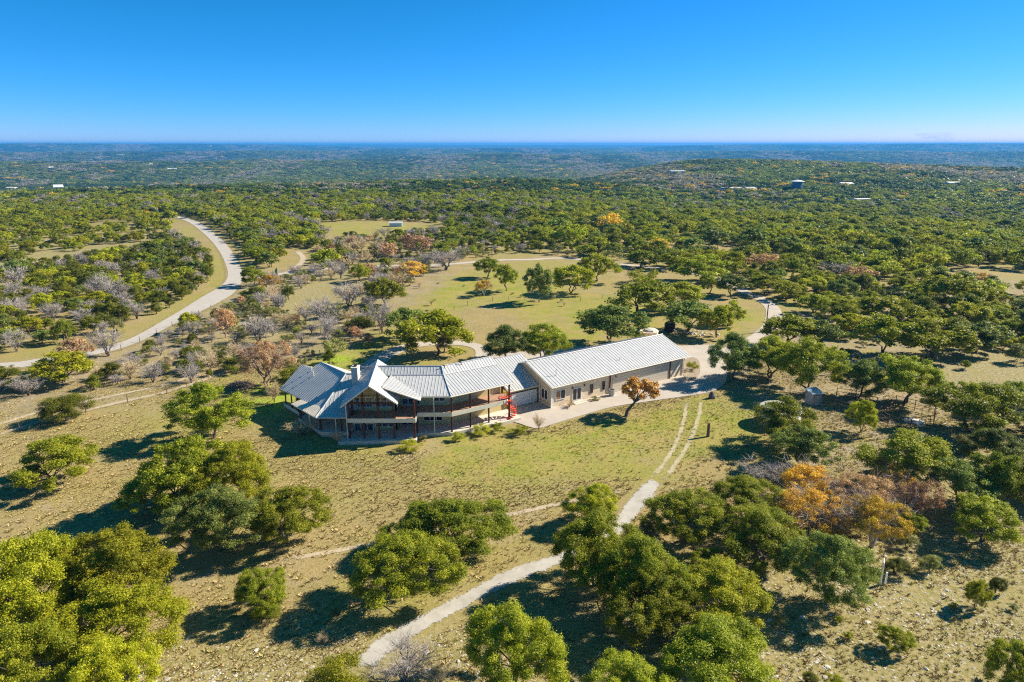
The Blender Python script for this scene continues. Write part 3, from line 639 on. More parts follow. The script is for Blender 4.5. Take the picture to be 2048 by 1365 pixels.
# ------------------------------------------------------------------ the long stone building
Lg = empty('workshop_building', (17, 108, 0), 'long single-storey cream limestone building with a ribbed silver roof beside the drive', 'building')
c0 = np.array([6.15, 100.4])
def BP(a, b, z=0): q = c0 + e33 * a + n33 * b; return (q[0], q[1], z)
LL = 29.2; WD = 13.0; zr = 6.0
mb = MB()
def wseg(p_, q, z0, z1, th=.3):
    x0, y0 = p_[:2]; x1, y1 = q[:2]; a = math.atan2(y1 - y0, x1 - x0); L = math.hypot(x1 - x0, y1 - y0)
    mb.box(((x0 + x1) / 2 - sin(a) * th / 2, (y0 + y1) / 2 + cos(a) * th / 2, (z0 + z1) / 2), (L, th, z1 - z0), a)
wseg(BP(0, 0), BP(LL, 0), 0, 3.62); wseg(BP(LL, WD), BP(0, WD), 0, 3.62)
mb.build('wall', M['limestone'], Lg)
for a_ in (0, LL - .3):
    mb = MB(); pr = [(.01, 0), (WD - .01, 0), (WD - .01, 3.5), (WD / 2, 5.82), (.01, 3.5)]
    mb.add([BP(a_ - .004, b, z) for b, z in pr] + [BP(a_ + .304, b, z) for b, z in pr], [(0, 1, 2, 3, 4)[::-1], (5, 6, 7, 8, 9)] + [(i, (i + 1) % 5, 5 + (i + 1) % 5, 5 + i) for i in range(5)])
    mb.build('gable_wall', M['limestone'] if a_ else solid('buff_stucco', (.56, .46, .32), .8, 0, .06, 1.5), Lg)
s_ = (zr - 3.72) / (WD / 2 + .55)
plane_roof('roof', [BP(-.35, -.55, 3.74), BP(LL + 1.1, -.55, 3.74), BP(LL + 1.1, WD / 2, zr), BP(-.35, WD / 2, zr)], -n33, Lg, .62, .16, .042)
plane_roof('roof', [BP(-.35, WD / 2, zr), BP(LL + 1.1, WD / 2, zr), BP(LL + 1.1, WD + .5, 3.74), BP(-.35, WD + .5, 3.74)], n33, Lg, .62, .16, .042)
MB().tube(BP(-.35, WD / 2, zr + .07), BP(LL + 1.1, WD / 2, zr + .07), .1, n=6).build('ridge_cap', M['metal_roof'], Lg)
g = MB().tube(BP(-.35, -.62, 3.6), BP(LL + 1.1, -.62, 3.6), .08, n=6)
for a_, b_, z_ in ((-.38, -.55, 3.62),): g.tube(BP(a_, b_, z_), BP(a_, WD / 2, zr - .12), .1, n=4)
g.tube(BP(LL + 1.12, -.55, 3.62), BP(LL + 1.12, WD / 2, zr - .12), .1, n=4); g.build('gutter', M['cream'], Lg)
for a_, b_ in ((-.08, -.08), (-.1, 3.0), (LL + .1, -.1)): MB().tube(BP(a_, b_, 0), BP(a_, b_, 3.5), .07, n=6).build('downpipe', M['cream'], Lg)
mb = MB()
for k in range(11): q = BP(.14, -.02, .16 + .32 * k); mb.box(q, (.5 if k % 2 else .34, .1, .3), R(33))
mb.build('corner_quoins', M['white'], Lg)
mb = MB(); q = BP(-.03, 1.6, .25); mb.box(q, (3.0, .12, .16), R(33) + R(90)); mb.build('skirting', M['cream'], Lg)
def bwin(a, z0, z1, w, l, **k): q = BP(a, 0); return framed(q[0], q[1], R(33), z0, z1, w, l, parent=Lg, **k)
def aof(px): return min(np.linspace(0, LL, 600), key=lambda a_: abs(project(*[np.float64(v) for v in BP(a_, 0, 1.5)])[0] - px))
bwin(aof(1121), 1.15, 2.75, 1.9, 2, pane='darkglass'); bwin(aof(1153.5), .35, 2.45, 1.8, 2, kind='door', pane='darkglass')
o = MB(); q = BP(aof(1117), -.05); o.box((q[0], q[1], 1.95), (.75, .03, 1.4), R(33)); o.build('curtain', M['orange_curtain'], Lg)
for px in (1182.5, 1206.3): bwin(aof(px), .95 if px < 1200 else 1.0, 2.45, .62, 1, frame='brown_wood', pane='darkglass', fw_=.07)
q = BP(-.0, 1.75); framed(q[0], q[1], R(33) - R(90), 1.05, 2.75, 1.75, 2, parent=Lg, pane='darkglass')
for px, z in ((1144, 2.6), (1168, 2.6), (1230, 2.9)):
    q = BP(aof(px), -.12, z); MB().lathe(q, [(.02, -.15), (.11, -.1), (.13, .1), (.04, .18)], 8).build('wall_lamp', M['dark'], Lg)
mb = MB()
for k in range(2): q = BP(aof(1153.5), -.45 - .3 * (1 - k), .12 + .13 * k); mb.box((q[0], q[1], q[2]), (2.2, .9 - .3 * k, .14), R(33))
mb.build('doorstep', M['conc'], Lg)
# garage doors with rust brown posts
a1, a2, a3 = aof(1219), aof(1339), LL - .2
for x0, x1 in ((a1 + .6, a2 - .3),):
    mb = MB(); n = 6
    for k in range(n): q = BP((x0 + x1) / 2, -.03, .15 + .5 * k + .2); mb.box(q, (x1 - x0, .1, .47), R(33))
    mb.build('garage_door', solid('buff_door', (.62, .54, .42), .6, 0, .05, 1), Lg)
for a_ in (a1, a2): q = BP(a_, -.08); MB().box((q[0], q[1], 1.78), (.2, .2, 3.5), R(33)).build('post', M['rust'], Lg)
mb = MB(); mb.tube(BP(a2 + .3, -.06, .3), BP(a3 - .3, -.06, 3.2), .13, n=4).tube(BP(a2 + 1.6, -.06, .2), BP(a3 - .1, -.06, 2.2), .1, n=4); mb.build('sun_streak', M['cream'], Lg)  # cream diagonal strips imitate sunlight falling across the wall, no real boards
q = A(1103.5, 758, 4.3); zz = 3.74 + s_ * .2
for a_, b_ in ((2.2, 1.8), (16, 2.2)):
    z0 = 3.74 + (b_ + .55) * s_; MB().tube(BP(a_, b_, z0 - .1), BP(a_, b_, z0 + (1.2 if a_ < 5 else .5)), .05).build('vent_pipe', M['grey'], Lg)
# ------------------------------------------------------------------ trees: unit meshes, width 1, height 1
rng = np.random.RandomState(11)
def leaves(cent, rad, per, size, rs, down=.35, flat=1.0, seedtint=None, bot=0.0):
    """many small leaf sprays on the skins of round clumps"""
    P_ = []; Nn = []; T = []; S = []
    for c, r_ in zip(cent, rad):
        n = int(per * (r_ / np.mean(rad)) ** 2 * 1.3)
        u = rs.normal(size=(n, 3)); u /= np.linalg.norm(u, axis=1)[:, None]
        keep = (u[:, 2] > -.15) | (rs.rand(n) < down); u = u[keep]; n = len(u)
        wob = 1 + .22 * np.sin(u[:, 0] * 5 + c[0] * 40) * np.cos(u[:, 1] * 6 + c[1] * 30) + .15 * np.sin(u[:, 2] * 7 + c[2] * 50)
        rr_ = r_ * wob * np.clip(.86 + .26 * rs.normal(size=n), .25, 1.55)
        p = c + u * rr_[:, None] * np.array([1, 1, .8 * flat]); P_.append(p)
        nn = u + rs.normal(size=(n, 3)) * .75 + np.array([0, 0, .3]); Nn.append(nn / np.linalg.norm(nn, axis=1)[:, None])
        T.append(np.clip(rs.rand() * .45 + rs.rand(n) * .55, 0, 1)); S.append(size * (.55 + .9 * rs.rand(n)))
    P_ = np.concatenate(P_); Nn = np.concatenate(Nn); T = np.concatenate(T); S = np.concatenate(S)
    ok = P_[:, 2] > bot; P_, Nn, T, S = P_[ok], Nn[ok], T[ok], S[ok]
    a = np.cross(Nn, rs.normal(size=P_.shape)); a /= np.linalg.norm(a, axis=1)[:, None] + 1e-9; b = np.cross(Nn, a)
    a = a * S[:, None]; b = b * (S * (.45 + .4 * rs.rand(len(S))))[:, None]
    bend = Nn * (S * .25)[:, None]
    V = np.stack([P_ - a - bend * .6, P_ - b * .9 + bend * .3, P_ + a - bend * .6, P_ + b], 1).reshape(-1, 3)
    return V, np.arange(len(V)).reshape(-1, 4), np.repeat(T, 4)
def oak_parts(seed, npf, pr, top=.56, flat=.40, spread=.34, low=.12, clump=0):
    rs = np.random.RandomState(seed); cs = []; rad = []; lobes = [(rs.rand() * 6.28, .75 + .4 * rs.rand()) for _ in range(3)]
    tries = 0
    while len(cs) < npf and tries < 4000:
        tries += 1; t = rs.rand() * 6.28; u = rs.rand(); el = np.arcsin(np.clip(rs.rand() * 1.5 - .5, -1, 1))
        amp = 1 + .20 * np.sin(2 * t + lobes[0][0]) + .16 * np.sin(3 * t + lobes[1][0]) + .08 * np.sin(5 * t + lobes[2][0])
        R_ = spread * amp * (.72 + .3 * u ** .5 if rs.rand() < .78 else .55 * u); p = np.array([R_ * np.cos(t) * np.cos(el), R_ * np.sin(t) * np.cos(el), top + flat * np.sin(el) * (.85 + .15 * np.sin(3 * t + seed)) * (.84 if el > 0 else .95)])
        if all(np.linalg.norm((p - q) * [1, 1, 1.2]) > pr * .62 for q in cs): cs.append(p); rad.append(pr * (.6 + .75 * rs.rand()))
    return np.array(cs), np.array(rad), rs
def limb(mb, p, q, r0, r1, rs, seg=3, n=5):
    pts = [np.array(p, float)]; p = pts[0]; q = np.array(q, float); L = np.linalg.norm(q - p)
    for k in range(1, seg + 1):
        t = k / seg; m = p * (1 - t) + q * t + (rs.normal(size=3) * L * .07 if k < seg else 0); m[2] += .10 * L * np.sin(pi * t); pts.append(m)
    for k in range(seg): mb.tube(pts[k], pts[k + 1], r0 + (r1 - r0) * k / seg, r0 + (r1 - r0) * (k + 1) / seg, n)
    return pts
def trunkmesh(name, cs, rs, stems=2, r=.028, fork=.34, lim=14, n=6, lean=.10):
    mb = MB(); order = np.argsort(-np.linalg.norm(cs[:, :2], axis=1)) if len(cs) else []; tips = [cs[i] for i in order[:: max(1, len(order) // lim)]][:lim]
    forks = []
    for s_ in range(stems):
        t = rs.rand() * 6.28 + s_ * 6.28 / stems; f = np.array([lean * np.cos(t), lean * np.sin(t), fork * (.85 + .3 * rs.rand())])
        limb(mb, (.012 * np.cos(t), .012 * np.sin(t), -.02), f, r * (1.25 if stems == 1 else .95), r * .7, rs, 3, n); forks.append(f)
    for tp in tips:
        f = min(forks, key=lambda g: np.linalg.norm(g - tp)); limb(mb, f, tp * np.array([.95, .95, .93]), r * .5, r * .12, rs, 3, 4)
    me = bpy.data.meshes.new(name); me.from_pydata(mb.v, [], mb.f); me.update(); me.materials.append(M['bark']); return me
def crownmesh(name, cs, rad, per, size, rs, down=.35, bot=.02, mat='o', flat=1.0):
    V, Fq, T = leaves(cs, rad, per, size, rs, down, flat, bot=bot); me = npmesh(name, V, Fq, {'tint': T}); me.materials.append(LM[mat]); return me
LOD = {'near': (125, .060, 620, .0068), 'hero': (88, .068, 430, .0095), 'mid': (54, .084, 165, .019), 'low': (26, .118, 90, .034)}
PROTO = {}
def make_protos():
    for lod, (npf, pr, per, sz) in LOD.items():
        for v in range({'near': 4, 'hero': 6, 'mid': 6, 'low': 5}[lod]):
            cs, rad, rs = oak_parts(100 + v * 7 + len(lod), npf, pr, .48, .49, .41)
            PROTO.setdefault(('oak', lod), []).append((trunkmesh('trunk', cs, rs, [2, 1, 3, 2, 3, 2][v], .017, .24, 12 if lod != 'low' else 5, 6 if lod in ('near', 'hero') else 4), crownmesh('crown', cs, rad, per, sz, rs, .55, .05)))
        for v in range(3):          # junipers: dense, leaves to the ground
            cs, rad, rs = oak_parts(300 + v * 5 + len(lod), int(npf * .8), pr * 1.15, .46, .50, .33)
            PROTO.setdefault(('juniper', lod), []).append((trunkmesh('trunk', cs, rs, 1, .03, .3, 4, 5), crownmesh('crown', cs, rad * 1.1, per * .9, sz * .95, rs, .75, .01)))
        for v in range(2):          # shrubs
            cs, rad, rs = oak_parts(400 + v * 5 + len(lod), int(npf * .35), pr * 1.4, .42, .45, .34)
            PROTO.setdefault(('shrub', lod), []).append((trunkmesh('stem', cs, rs, 3, .014, .2, 6, 4), crownmesh('foliage', cs, rad, per * .7, sz * 1.25, rs, .6, .01)))
        for v in range(3):          # thin autumn crowns
            cs, rad, rs = oak_parts(500 + v * 5 + len(lod), int(npf * .8), pr * .9, .56, .42, .40)
            tw = twigmesh('trunk', 600 + v, {'near': 700, 'hero': 520, 'mid': 300, 'low': 90}[lod], {'near': .0017, 'hero': .0022, 'mid': .003, 'low': .006}[lod])
            PROTO.setdefault(('thin', lod), []).append((tw, crownmesh('crown', cs, rad, per * .42, sz * 1.1, rs, .5, .1)))
        for v in range(3):          # bare crowns
            tk, tw = twigmesh('trunk', 700 + v, 14, .004, True), twigmesh('twigs', 700 + v, {'near': 1900, 'hero': 1500, 'mid': 900, 'low': 300}[lod], {'near': .002, 'hero': .0026, 'mid': .0042, 'low': .009}[lod])
            PROTO.setdefault(('bare', lod), []).append((tk, tw))
def twigmesh(name, seed, count, w, trunk=False):
    rs = np.random.RandomState(seed); mb = MB(); forks = []; ends = []
    for s_ in range(3):
        t = s_ * 2.1 + rs.rand(); f = np.array([.07 * np.cos(t), .07 * np.sin(t), .22 + .08 * rs.rand()]); limb(mb, (0, 0, -.02), f, .024, .016, rs, 3, 5)
        for k in range(4):
            t2 = t + rs.normal() * .8; R_ = .16 + .16 * rs.rand(); g = np.array([R_ * np.cos(t2), R_ * np.sin(t2), .42 + .3 * rs.rand()]); pts = limb(mb, f, g, .013, .006, rs, 3, 4); ends += pts[1:]
            for j in range(2):
                h = g + np.array([rs.normal() * .1, rs.normal() * .1, .08 + .12 * rs.rand()]); ends += limb(mb, g, h, .006, .003, rs, 2, 3)[1:]
    V = [mb.v] ; F3 = mb.f
    me = bpy.data.meshes.new(name)
    if not trunk:
        ends = np.array(ends); c = np.array([0, 0, .55]); i = rs.randint(0, len(ends), count); p = ends[i]
        d = rs.normal(size=(count, 3)) * .7 + (p - c) * 2.2 + [0, 0, .35]; d /= np.linalg.norm(d, axis=1)[:, None]; L = (.07 + .13 * rs.rand(count))[:, None]
        p = p + rs.normal(size=p.shape) * .035; q = p + d * L; s = np.cross(d, rs.normal(size=d.shape)); s /= np.linalg.norm(s, axis=1)[:, None]
        q2 = q + (d + rs.normal(size=d.shape) * .6) * L * .45
        o = len(mb.v); vs = np.stack([p - s * w, p + s * w, q + s * w * .6, q - s * w * .6, q2], 1).reshape(-1, 3)
        vs[:, 2] = np.clip(vs[:, 2], .06, 1.05); mb.v += [tuple(x) for x in vs.tolist()]; F3 = F3 + [g for k in range(count) for g in ((o + 5 * k, o + 5 * k + 1, o + 5 * k + 2, o + 5 * k + 3), (o + 5 * k + 3, o + 5 * k + 2, o + 5 * k + 4))]
    me.from_pydata(mb.v, [], F3); me.update(); me.materials.append(M['bark'] if trunk else M['twig']); return me
make_protos()
KINDS = {  # code: proto, leaf material, object name, category, parts
 'o': ('oak', 'o', 'oak_tree', 'tree'), 'y': ('oak', 'y', 'oak_tree', 'tree'), 'g': ('oak', 'g', 'oak_tree', 'tree'),
 'c': ('juniper', 'c', 'juniper_tree', 'juniper'), 's': ('shrub', 's', 'shrub', 'shrub'), 'a': ('thin', 'a', 'autumn_tree', 'autumn tree'),
 'r': ('thin', 'r', 'autumn_tree', 'autumn tree'), 'b': ('bare', 'b', 'bare_tree', 'bare tree'), 'v': ('shrub', 'y', 'shrub', 'shrub'), 't': ('bare', 't', 'bare_shrub', 'bare shrub')}
_cnt = 0
PLACED = []
def plant(x, y, w, h, kind, label, group=None, rz=None, lod=None, dia=1.0):
    global _cnt; _cnt += 1
    pk, lm, nm, cat = KINDS[kind]; d = math.hypot(x, y)
    lod = lod or ('near' if d < 78 else 'hero' if d < 125 else 'mid' if d < 230 else 'low')
    vs = PROTO[(pk, lod)]; tm, cm = vs[_cnt * 7 % len(vs)]
    e = bpy.data.objects.new(nm, None); col.objects.link(e); e.empty_display_size = .3
    e.location = (x, y, float(height(x, y))); e.scale = (w, w * dia, h); e.rotation_euler = (0, 0, rz if rz is not None else _cnt * 2.399)
    e['label'] = label; e['category'] = cat
    if group: e['group'] = group
    if pk in ('shrub',): pn = ('stem', 'foliage')
    elif pk == 'bare': pn = ('trunk', 'twigs')
    else: pn = ('trunk', 'crown')
    for nm2, me in zip(pn, (tm, cm)):
        o = bpy.data.objects.new(nm2, me); col.objects.link(o); o.parent = e
        mat = None
        if me is cm and pk != 'bare': mat = LM[lm]
        elif pk == 'bare' and nm2 == 'twigs': mat = M['twig'] if kind == 'b' else M['tan_twig']
        elif pk == 'thin' and nm2 == 'trunk': mat = M['redtwig'] if kind == 'r' else M['twig']
        if mat is not None: o.material_slots[0].link = 'OBJECT'; o.material_slots[0].material = mat
    PLACED.append((x, y, w)); return e
def boxplant(l, t, r, b, kind, label, base=None, lod=None, group=None):
    """size a tree from the room its crown takes in the photograph, then stand it on the land"""
    cx, cy = (l + r) / 2, (t + b) / 2; W = 8.; Hh = 5.5; T = 4.
    for _ in range(6):
        if base: p = G(*base)
        else:
            p = A(cx, cy, Hh - T / 2); g = float(height(p[0], p[1])); p = A(cx, cy, g + Hh - T / 2)
        d = np.array([p[0], p[1], g if not base else p[2]]) - C0; k = d @ fw; ppm = F / k; dep = math.atan2(-d[2], math.hypot(d[0], d[1]))
        W = (r - l) / ppm; bv = (b - t) / ppm; T2 = math.sqrt(max(bv * bv - (W * .92 * sin(dep)) ** 2, 0)) / cos(dep)
        T = min(max(T2, .55 * W), 1.0 * W)
        if base:
            dd = ray(cx, t); q = C0 + dd * (p[1] / dd[1]); Hh = max(q[2] - p[2] - W * .30 * math.tan(dep), .68 * W)
        else: Hh = T / (.88 if kind in 'oyg' else .97)
        Hh = min(max(Hh, .35 * W), 1.5 * W)
    x, y = p[0], p[1]
    if base:
        q = A(cx, base[1], p[2]); x = x * .35 + q[0] * .65
    return plant(x, y, W * ((1.0 if x < -20 else 1.12) if math.hypot(x, y) < 80 else 1.15), Hh * (.93 if math.hypot(x, y) < 80 else 1.0), kind, label, group, lod=lod)
# ------------------------------------------------------------------ trees one by one (left, top, right, bottom of crown; kind; label; trunk foot)
OA = 'oaks around the house'
T_ = [
 (-90, 1040, 150, 1262, 'y', 'yellow-green oak cut by the left edge, just below the lone lawn oak'),
 (100, 1020, 345, 1215, 'y', 'bright yellow-green oak at the top right of the lower left clump'),
 (70, 1130, 352, 1335, 'y', 'broad yellow-green oak in the middle of the lower left clump'),
 (-60, 1210, 150, 1430, 'o', 'olive oak in the bottom left corner of the clump'),
 (120, 1240, 310, 1450, 'y', 'yellow-green oak at the bottom of the lower left clump, crown cut by the lower edge'),
 (35, 880, 185, 972, 'o', 'lone low spreading oak with a leaning trunk on the open lawn at left', (135, 968)),
 (347, 755, 487, 868, 'o', 'round olive oak at the top of the clump left of the house'),
 (272, 850, 450, 1005, 'o', 'wide olive oak on the left side of the clump beside the house lawn'),
 (380, 862, 545, 1000, 'y', 'light green oak in the heart of the clump left of the house'),
 (335, 945, 530, 1095, 'g', 'grey-green oak low in the clump, crown over the long black shadow'),
 (480, 950, 656, 1082, 'o', 'oak at the right tip of the clump with two slim trunks showing'),
 (250, 935, 375, 1020, 'o', 'small dark oak on the far left edge of the clump below the house shadow'),
 (470, 1106, 590, 1205, 'o', 'small round oak with a single thin trunk and a bush at its foot', (528, 1222)),
 (820, 972, 1012, 1108, 'o', 'broad oak above the gravel path, right half of the pair'),
 (712, 1038, 905, 1195, 'o', 'broad oak above the gravel path, left half of the pair'),
 (770, 1000, 905, 1100, 'o', 'smaller oak crown wedged between the pair above the gravel path'),
 (932, 1190, 1125, 1385, 'o', 'oak below the gravel path at the bottom centre, crown cut by the lower edge'),
 (585, 1290, 755, 1430, 'v', 'yellow-green bush with pale seed heads at the bottom edge'),
 (1137, 955, 1235, 1042, 'y', 'small bright upright oak where the foot trail meets the gravel path'),
 (1105, 1005, 1280, 1165, 'o', 'oak overhanging the upper end of the gravel path from the right'),
 (1195, 1035, 1365, 1215, 'o', 'dark oak in the middle of the large clump right of the gravel path'),
 (1285, 940, 1430, 1050, 'o', 'spreading oak with a forked dark trunk beside the wheel tracks', (1395, 1080)),
 (1428, 935, 1560, 1035, 'y', 'green oak between the forked oak and the yellow tree'),
 (1440, 995, 1610, 1125, 'o', 'broad dark green oak just below the yellow tree'),
 (1590, 1045, 1742, 1200, 'g', 'grey-green oak under the golden trees at lower right'),
 (1215, 1120, 1375, 1265, 'o', 'dark oak under the big bright one at the bottom right of centre'),
 (1342, 1105, 1535, 1255, 'y', 'very bright yellow-green oak at the bottom right of centre'),
 (1325, 1225, 1562, 1410, 'o', 'huge oak cut by the lower edge at the bottom right of centre'),
 (1180, 1290, 1340, 1430, 'o', 'shaded oak at the lower edge left of the huge oak'),
 (1560, 918, 1672, 1005, 'a', 'brightest yellow autumn tree of the golden group'),
 (1552, 965, 1700, 1078, 'a', 'golden autumn tree with thin grey limbs in front of the brightest yellow one'),
 (1660, 935, 1790, 1045, 'r', 'rusty half bare tree at the back of the golden group'),
 (1690, 978, 1815, 1098, 'a', 'orange-gold tree in the right half of the golden group'),
 (1610, 1000, 1700, 1085, 'a', 'small golden tree low in the front of the golden group, touching the green oaks'),
 (1748, 925, 1832, 1000, 'a', 'yellow-orange tree at the back of the golden group beside the salmon red one'),
 (1802, 950, 1885, 1045, 'r', 'salmon red tree at the right end of the golden group'),
 (1480, 915, 1570, 970, 'b', 'leafless grey thicket between the water tank oak and the golden group'),
 (1905, 965, 2032, 1068, 'o', 'round dark green oak above a bush on the stony slope at right', (1950, 1085)),
 (1868, 910, 1990, 1005, 'g', 'dark grey-green oak near the right edge above the round one'),
 (1960, 895, 2080, 1010, 'o', 'olive oak cut by the right edge beside the grey-green one'),
 (1945, 850, 2045, 930, 'g', 'pale grey-green oak on the right edge below the curved-trunk oak'),
 (1735, 838, 1892, 940, 'o', 'flat-topped oak with a thick dark trunk right of the water tank', (1803, 970)),
 (1515, 788, 1640, 885, 'o', 'oak standing against the white water tank'),
 (1548, 832, 1655, 925, 'g', 'oak with thin crooked limbs in front of the white water tank', (1598, 938)),
 (1875, 735, 2032, 850, 'y', 'oak with a bold curved trunk right of the rusty pipe pen', (1918, 866)),
 (1745, 690, 1880, 800, 'o', 'tall two-trunk oak directly behind the rusty pipe pen', (1790, 806)),
 (1674, 705, 1762, 790, 'g', 'slender grey-green oak left of the two-trunk oak', (1716, 795)),
 (1697, 790, 1748, 842, 'y', 'young slim tree alone between the water tank and the pipe pen', (1714, 864)),
 (1422, 658, 1515, 750, 'g', 'grey-green oak at the right rim of the concrete turning area'),
 (1488, 665, 1602, 748, 'o', 'broad oak in the middle of the row right of the concrete turning area'),
 (1560, 668, 1682, 775, 'o', 'oak at the right end of the row beside the concrete turning area'),
 (1528, 622, 1640, 690, 'y', 'yellow-green oak just below the curve of the access lane'),
 (1718, 622, 1822, 700, 'y', 'bright yellow-green oak in the right-hand grove'),
 (1800, 622, 1920, 718, 'y', 'oak with a dark trunk right of the bright one in the right-hand grove', (1868, 715)),
 (1905, 630, 2005, 700, 'g', 'umbrella-shaped grey-green oak left of the rusty trailer', (1942, 706)),
 (1728, 600, 1840, 640, 'y', 'low wide oak above the bright one in the right-hand grove'),
 (1862, 566, 1972, 626, 'y', 'yellow-green arching oak at the top right beyond the rusty trailer', (1906, 618)),
 (1160, 597, 1292, 688, 'g', 'broad grey-green oak behind the middle of the workshop roof', (1232, 690)),
 (968, 645, 1062, 718, 'g', 'dark grey-green oak left half of the pair behind the garage roof'),
 (1045, 642, 1133, 718, 'o', 'olive oak right half of the pair behind the garage roof'),
 (800, 603, 946, 700, 'y', 'large bright oak on the island of the circular drive', (872, 712)),
 (775, 603, 858, 678, 'g', 'slim two-trunk oak left of the island oak on the circular drive', (808, 680)),
 (1228, 547, 1342, 622, 'o', 'olive oak behind the grey-green one at the back of the workshop'),
 (1322, 590, 1428, 668, 'g', 'oak with a leaning trunk over the stones by the black tank', (1368, 664)),
 (1405, 605, 1468, 668, 'o', 'small olive oak right of the leaning one near the black tank'),
 (1436, 598, 1490, 645, 'y', 'small yellow-green oak left of the access lane bend'),
 (1052, 515, 1108, 590, 'g', 'tall slim oak alone at the left of the far meadow row', (1075, 605)),
 (1102, 520, 1180, 582, 'y', 'two-stemmed oak beside the slim one on the far meadow', (1145, 587)),
 (1158, 498, 1228, 552, 'y', 'round yellow-green oak at the right of the far meadow row', (1191, 563)),
 (948, 508, 1000, 548, 'o', 'round oak above its shadow left of the far meadow', (975, 556)),
 (990, 522, 1036, 575, 'o', 'upright oak beside the small yellow tree on the meadow edge', (1016, 582)),
 (950, 555, 986, 584, 'a', 'tiny yellow autumn tree on the meadow edge', (967, 592)),
 (1250, 528, 1322, 566, 'v', 'pale yellow-green tree mass in front of the lane behind the workshop'),
 (1320, 560, 1412, 612, 'o', 'oak between the olive one and the lane behind the workshop'),
 (1396, 540, 1444, 582, 'o', 'dark round oak left of the pale feathery oak by the lane'),
 (1438, 540, 1500, 590, 'g', 'pale feathery oak left of the access lane', (1452, 592)),
 (1492, 542, 1555, 582, 'y', 'oak at the top of the access lane bend', (1534, 588)),
 (1546, 556, 1600, 594, 'y', 'small oak right of the access lane bend', (1570, 600)),
 (1598, 546, 1655, 578, 'y', 'flat yellow-green oak right of the lane beyond the bend', (1628, 588)),
 (1600, 585, 1660, 622, 'o', 'olive oak in the gap right of the access lane'),
 (1650, 600, 1712, 650, 'o', 'olive oak left edge of the right-hand grove'),
 (1600, 632, 1680, 690, 'g', 'grey-green oak below the gap right of the access lane'),
 (1305, 495, 1374, 530, 'o', 'oak left of the dark pair along the far lane'),
 (1358, 512, 1452, 550, 'o', 'wide oak over the far lane'), (1450, 502, 1492, 535, 'y', 'small round oak right of the wide one over the far lane'),
 (1255, 498, 1312, 530, 'o', 'oak beside the orange tree at the far lane'), (1500, 504, 1562, 544, 'r', 'brownish half bare tree right of the far lane'),
 (1555, 508, 1610, 552, 'o', 'dark oak beside the brownish tree'), (1394, 452, 1455, 490, 'g', 'dark bluish oak in the far clearing, left of two'),
 (1474, 455, 1535, 498, 'g', 'dark bluish oak in the far clearing, right of two'), (1292, 480, 1340, 503, 'a', 'wide orange tree beside the far lane'),
 (1326, 443, 1353, 464, 'a', 'small round bright yellow tree in the far woods'), (1195, 423, 1250, 466, 'a', 'tall orange-yellow oak in the far woods behind the meadow'),
 (1110, 445, 1174, 487, 'y', 'large round oak left of the tall orange one'), (1640, 525, 1700, 556, 'b', 'grey leafless tree in the right-hand woods'),
 (1688, 532, 1748, 562, 'r', 'pinkish leafless tree in the right-hand woods'), (1948, 545, 1985, 568, 'a', 'small orange tree near the far field at right'),
 (360, 619, 400, 660, 'y', 'lone slim tree right beside the pale road', (378, 666)),
 (484, 525, 534, 562, 'o', 'oak at the outside of the road bend', (505, 572)), (514, 548, 560, 582, 'a', 'orange autumn tree beside the oak at the road bend'),
 (486, 572, 524, 602, 'c', 'round bright juniper below the oak at the road bend'),
 (67, 700, 176, 757, 'y', 'broad light green oak over the road at far left'), (112, 674, 190, 735, 'r', 'rust-brown tree behind the broad oak at far left'),
 (488, 668, 582, 755, 'r', 'large reddish half bare oak behind the left wing of the house', (531, 776)),
 (428, 609, 473, 660, 'r', 'brown half bare tree on the slope above the reddish oak', (455, 676)),
 (476, 630, 555, 688, 'b', 'wide pale leafless tree above the reddish oak'), (618, 590, 688, 645, 'b', 'silvery leafless tree with a dark forked trunk', (648, 652)),
 (745, 597, 792, 652, 'b', 'grey leafless tree left of the two-trunk oak', (757, 668)), (180, 655, 245, 712, 'b', 'twisted leafless tree in front of the left road'),
 (672, 560, 738, 612, 'b', 'thin pale tree with a bent trunk in the scrub', (690, 616)), (735, 550, 800, 606, 'y', 'dark and light green oak pair in the scrub behind the circular drive'),
 (786, 522, 858, 560, 'a', 'wide orange autumn tree in the scrub behind the circular drive'), (700, 525, 742, 560, 'y', 'bright green tree above the pale lane in the scrub'),
 (626, 495, 680, 535, 'o', 'oak above the fork of the dirt branch'), (746, 485, 800, 520, 'r', 'brown leafy tree left of the brown pair'),
 (800, 465, 870, 512, 'r', 'brown tree in the far scrub below the pale blue shed'), (858, 495, 925, 540, 'b', 'grey and brown leafless tree on the edge of the meadow'),
 (205, 558, 262, 600, 'b', 'silvery leafless tree in the thicket left of the road'), (78, 795, 178, 832, 'c', 'dark green bushy juniper clump on the open ground at left'),
 (-30, 728, 34, 760, 'c', 'round juniper cut by the left edge below the road'), (12, 752, 60, 782, 'c', 'bright round juniper second from the left edge below the road'),
 (200, 722, 238, 758, 'c', 'olive juniper bush below the broad light green oak'), (358, 686, 396, 724, 'c', 'bright juniper among grey brush below the road'),
 (286, 676, 312, 704, 'c', 'small dark juniper on the road verge'), (442, 716, 496, 740, 'c', 'low dark juniper left of the reddish oak'),
 (684, 628, 746, 665, 'c', 'dark dense juniper pair behind the circular drive'), (642, 660, 690, 715, 's', 'tall grey-green shrub behind the left wing of the house'),
 (556, 735, 630, 790, 'c', 'dark juniper hugging the far end of the left wing', (585, 778)),
 (535, 735, 565, 800, 't', 'slim bare crape myrtle beside the left wing', (548, 806)), (578, 838, 632, 872, 't', 'golden dry shrub below the left wing porch'),
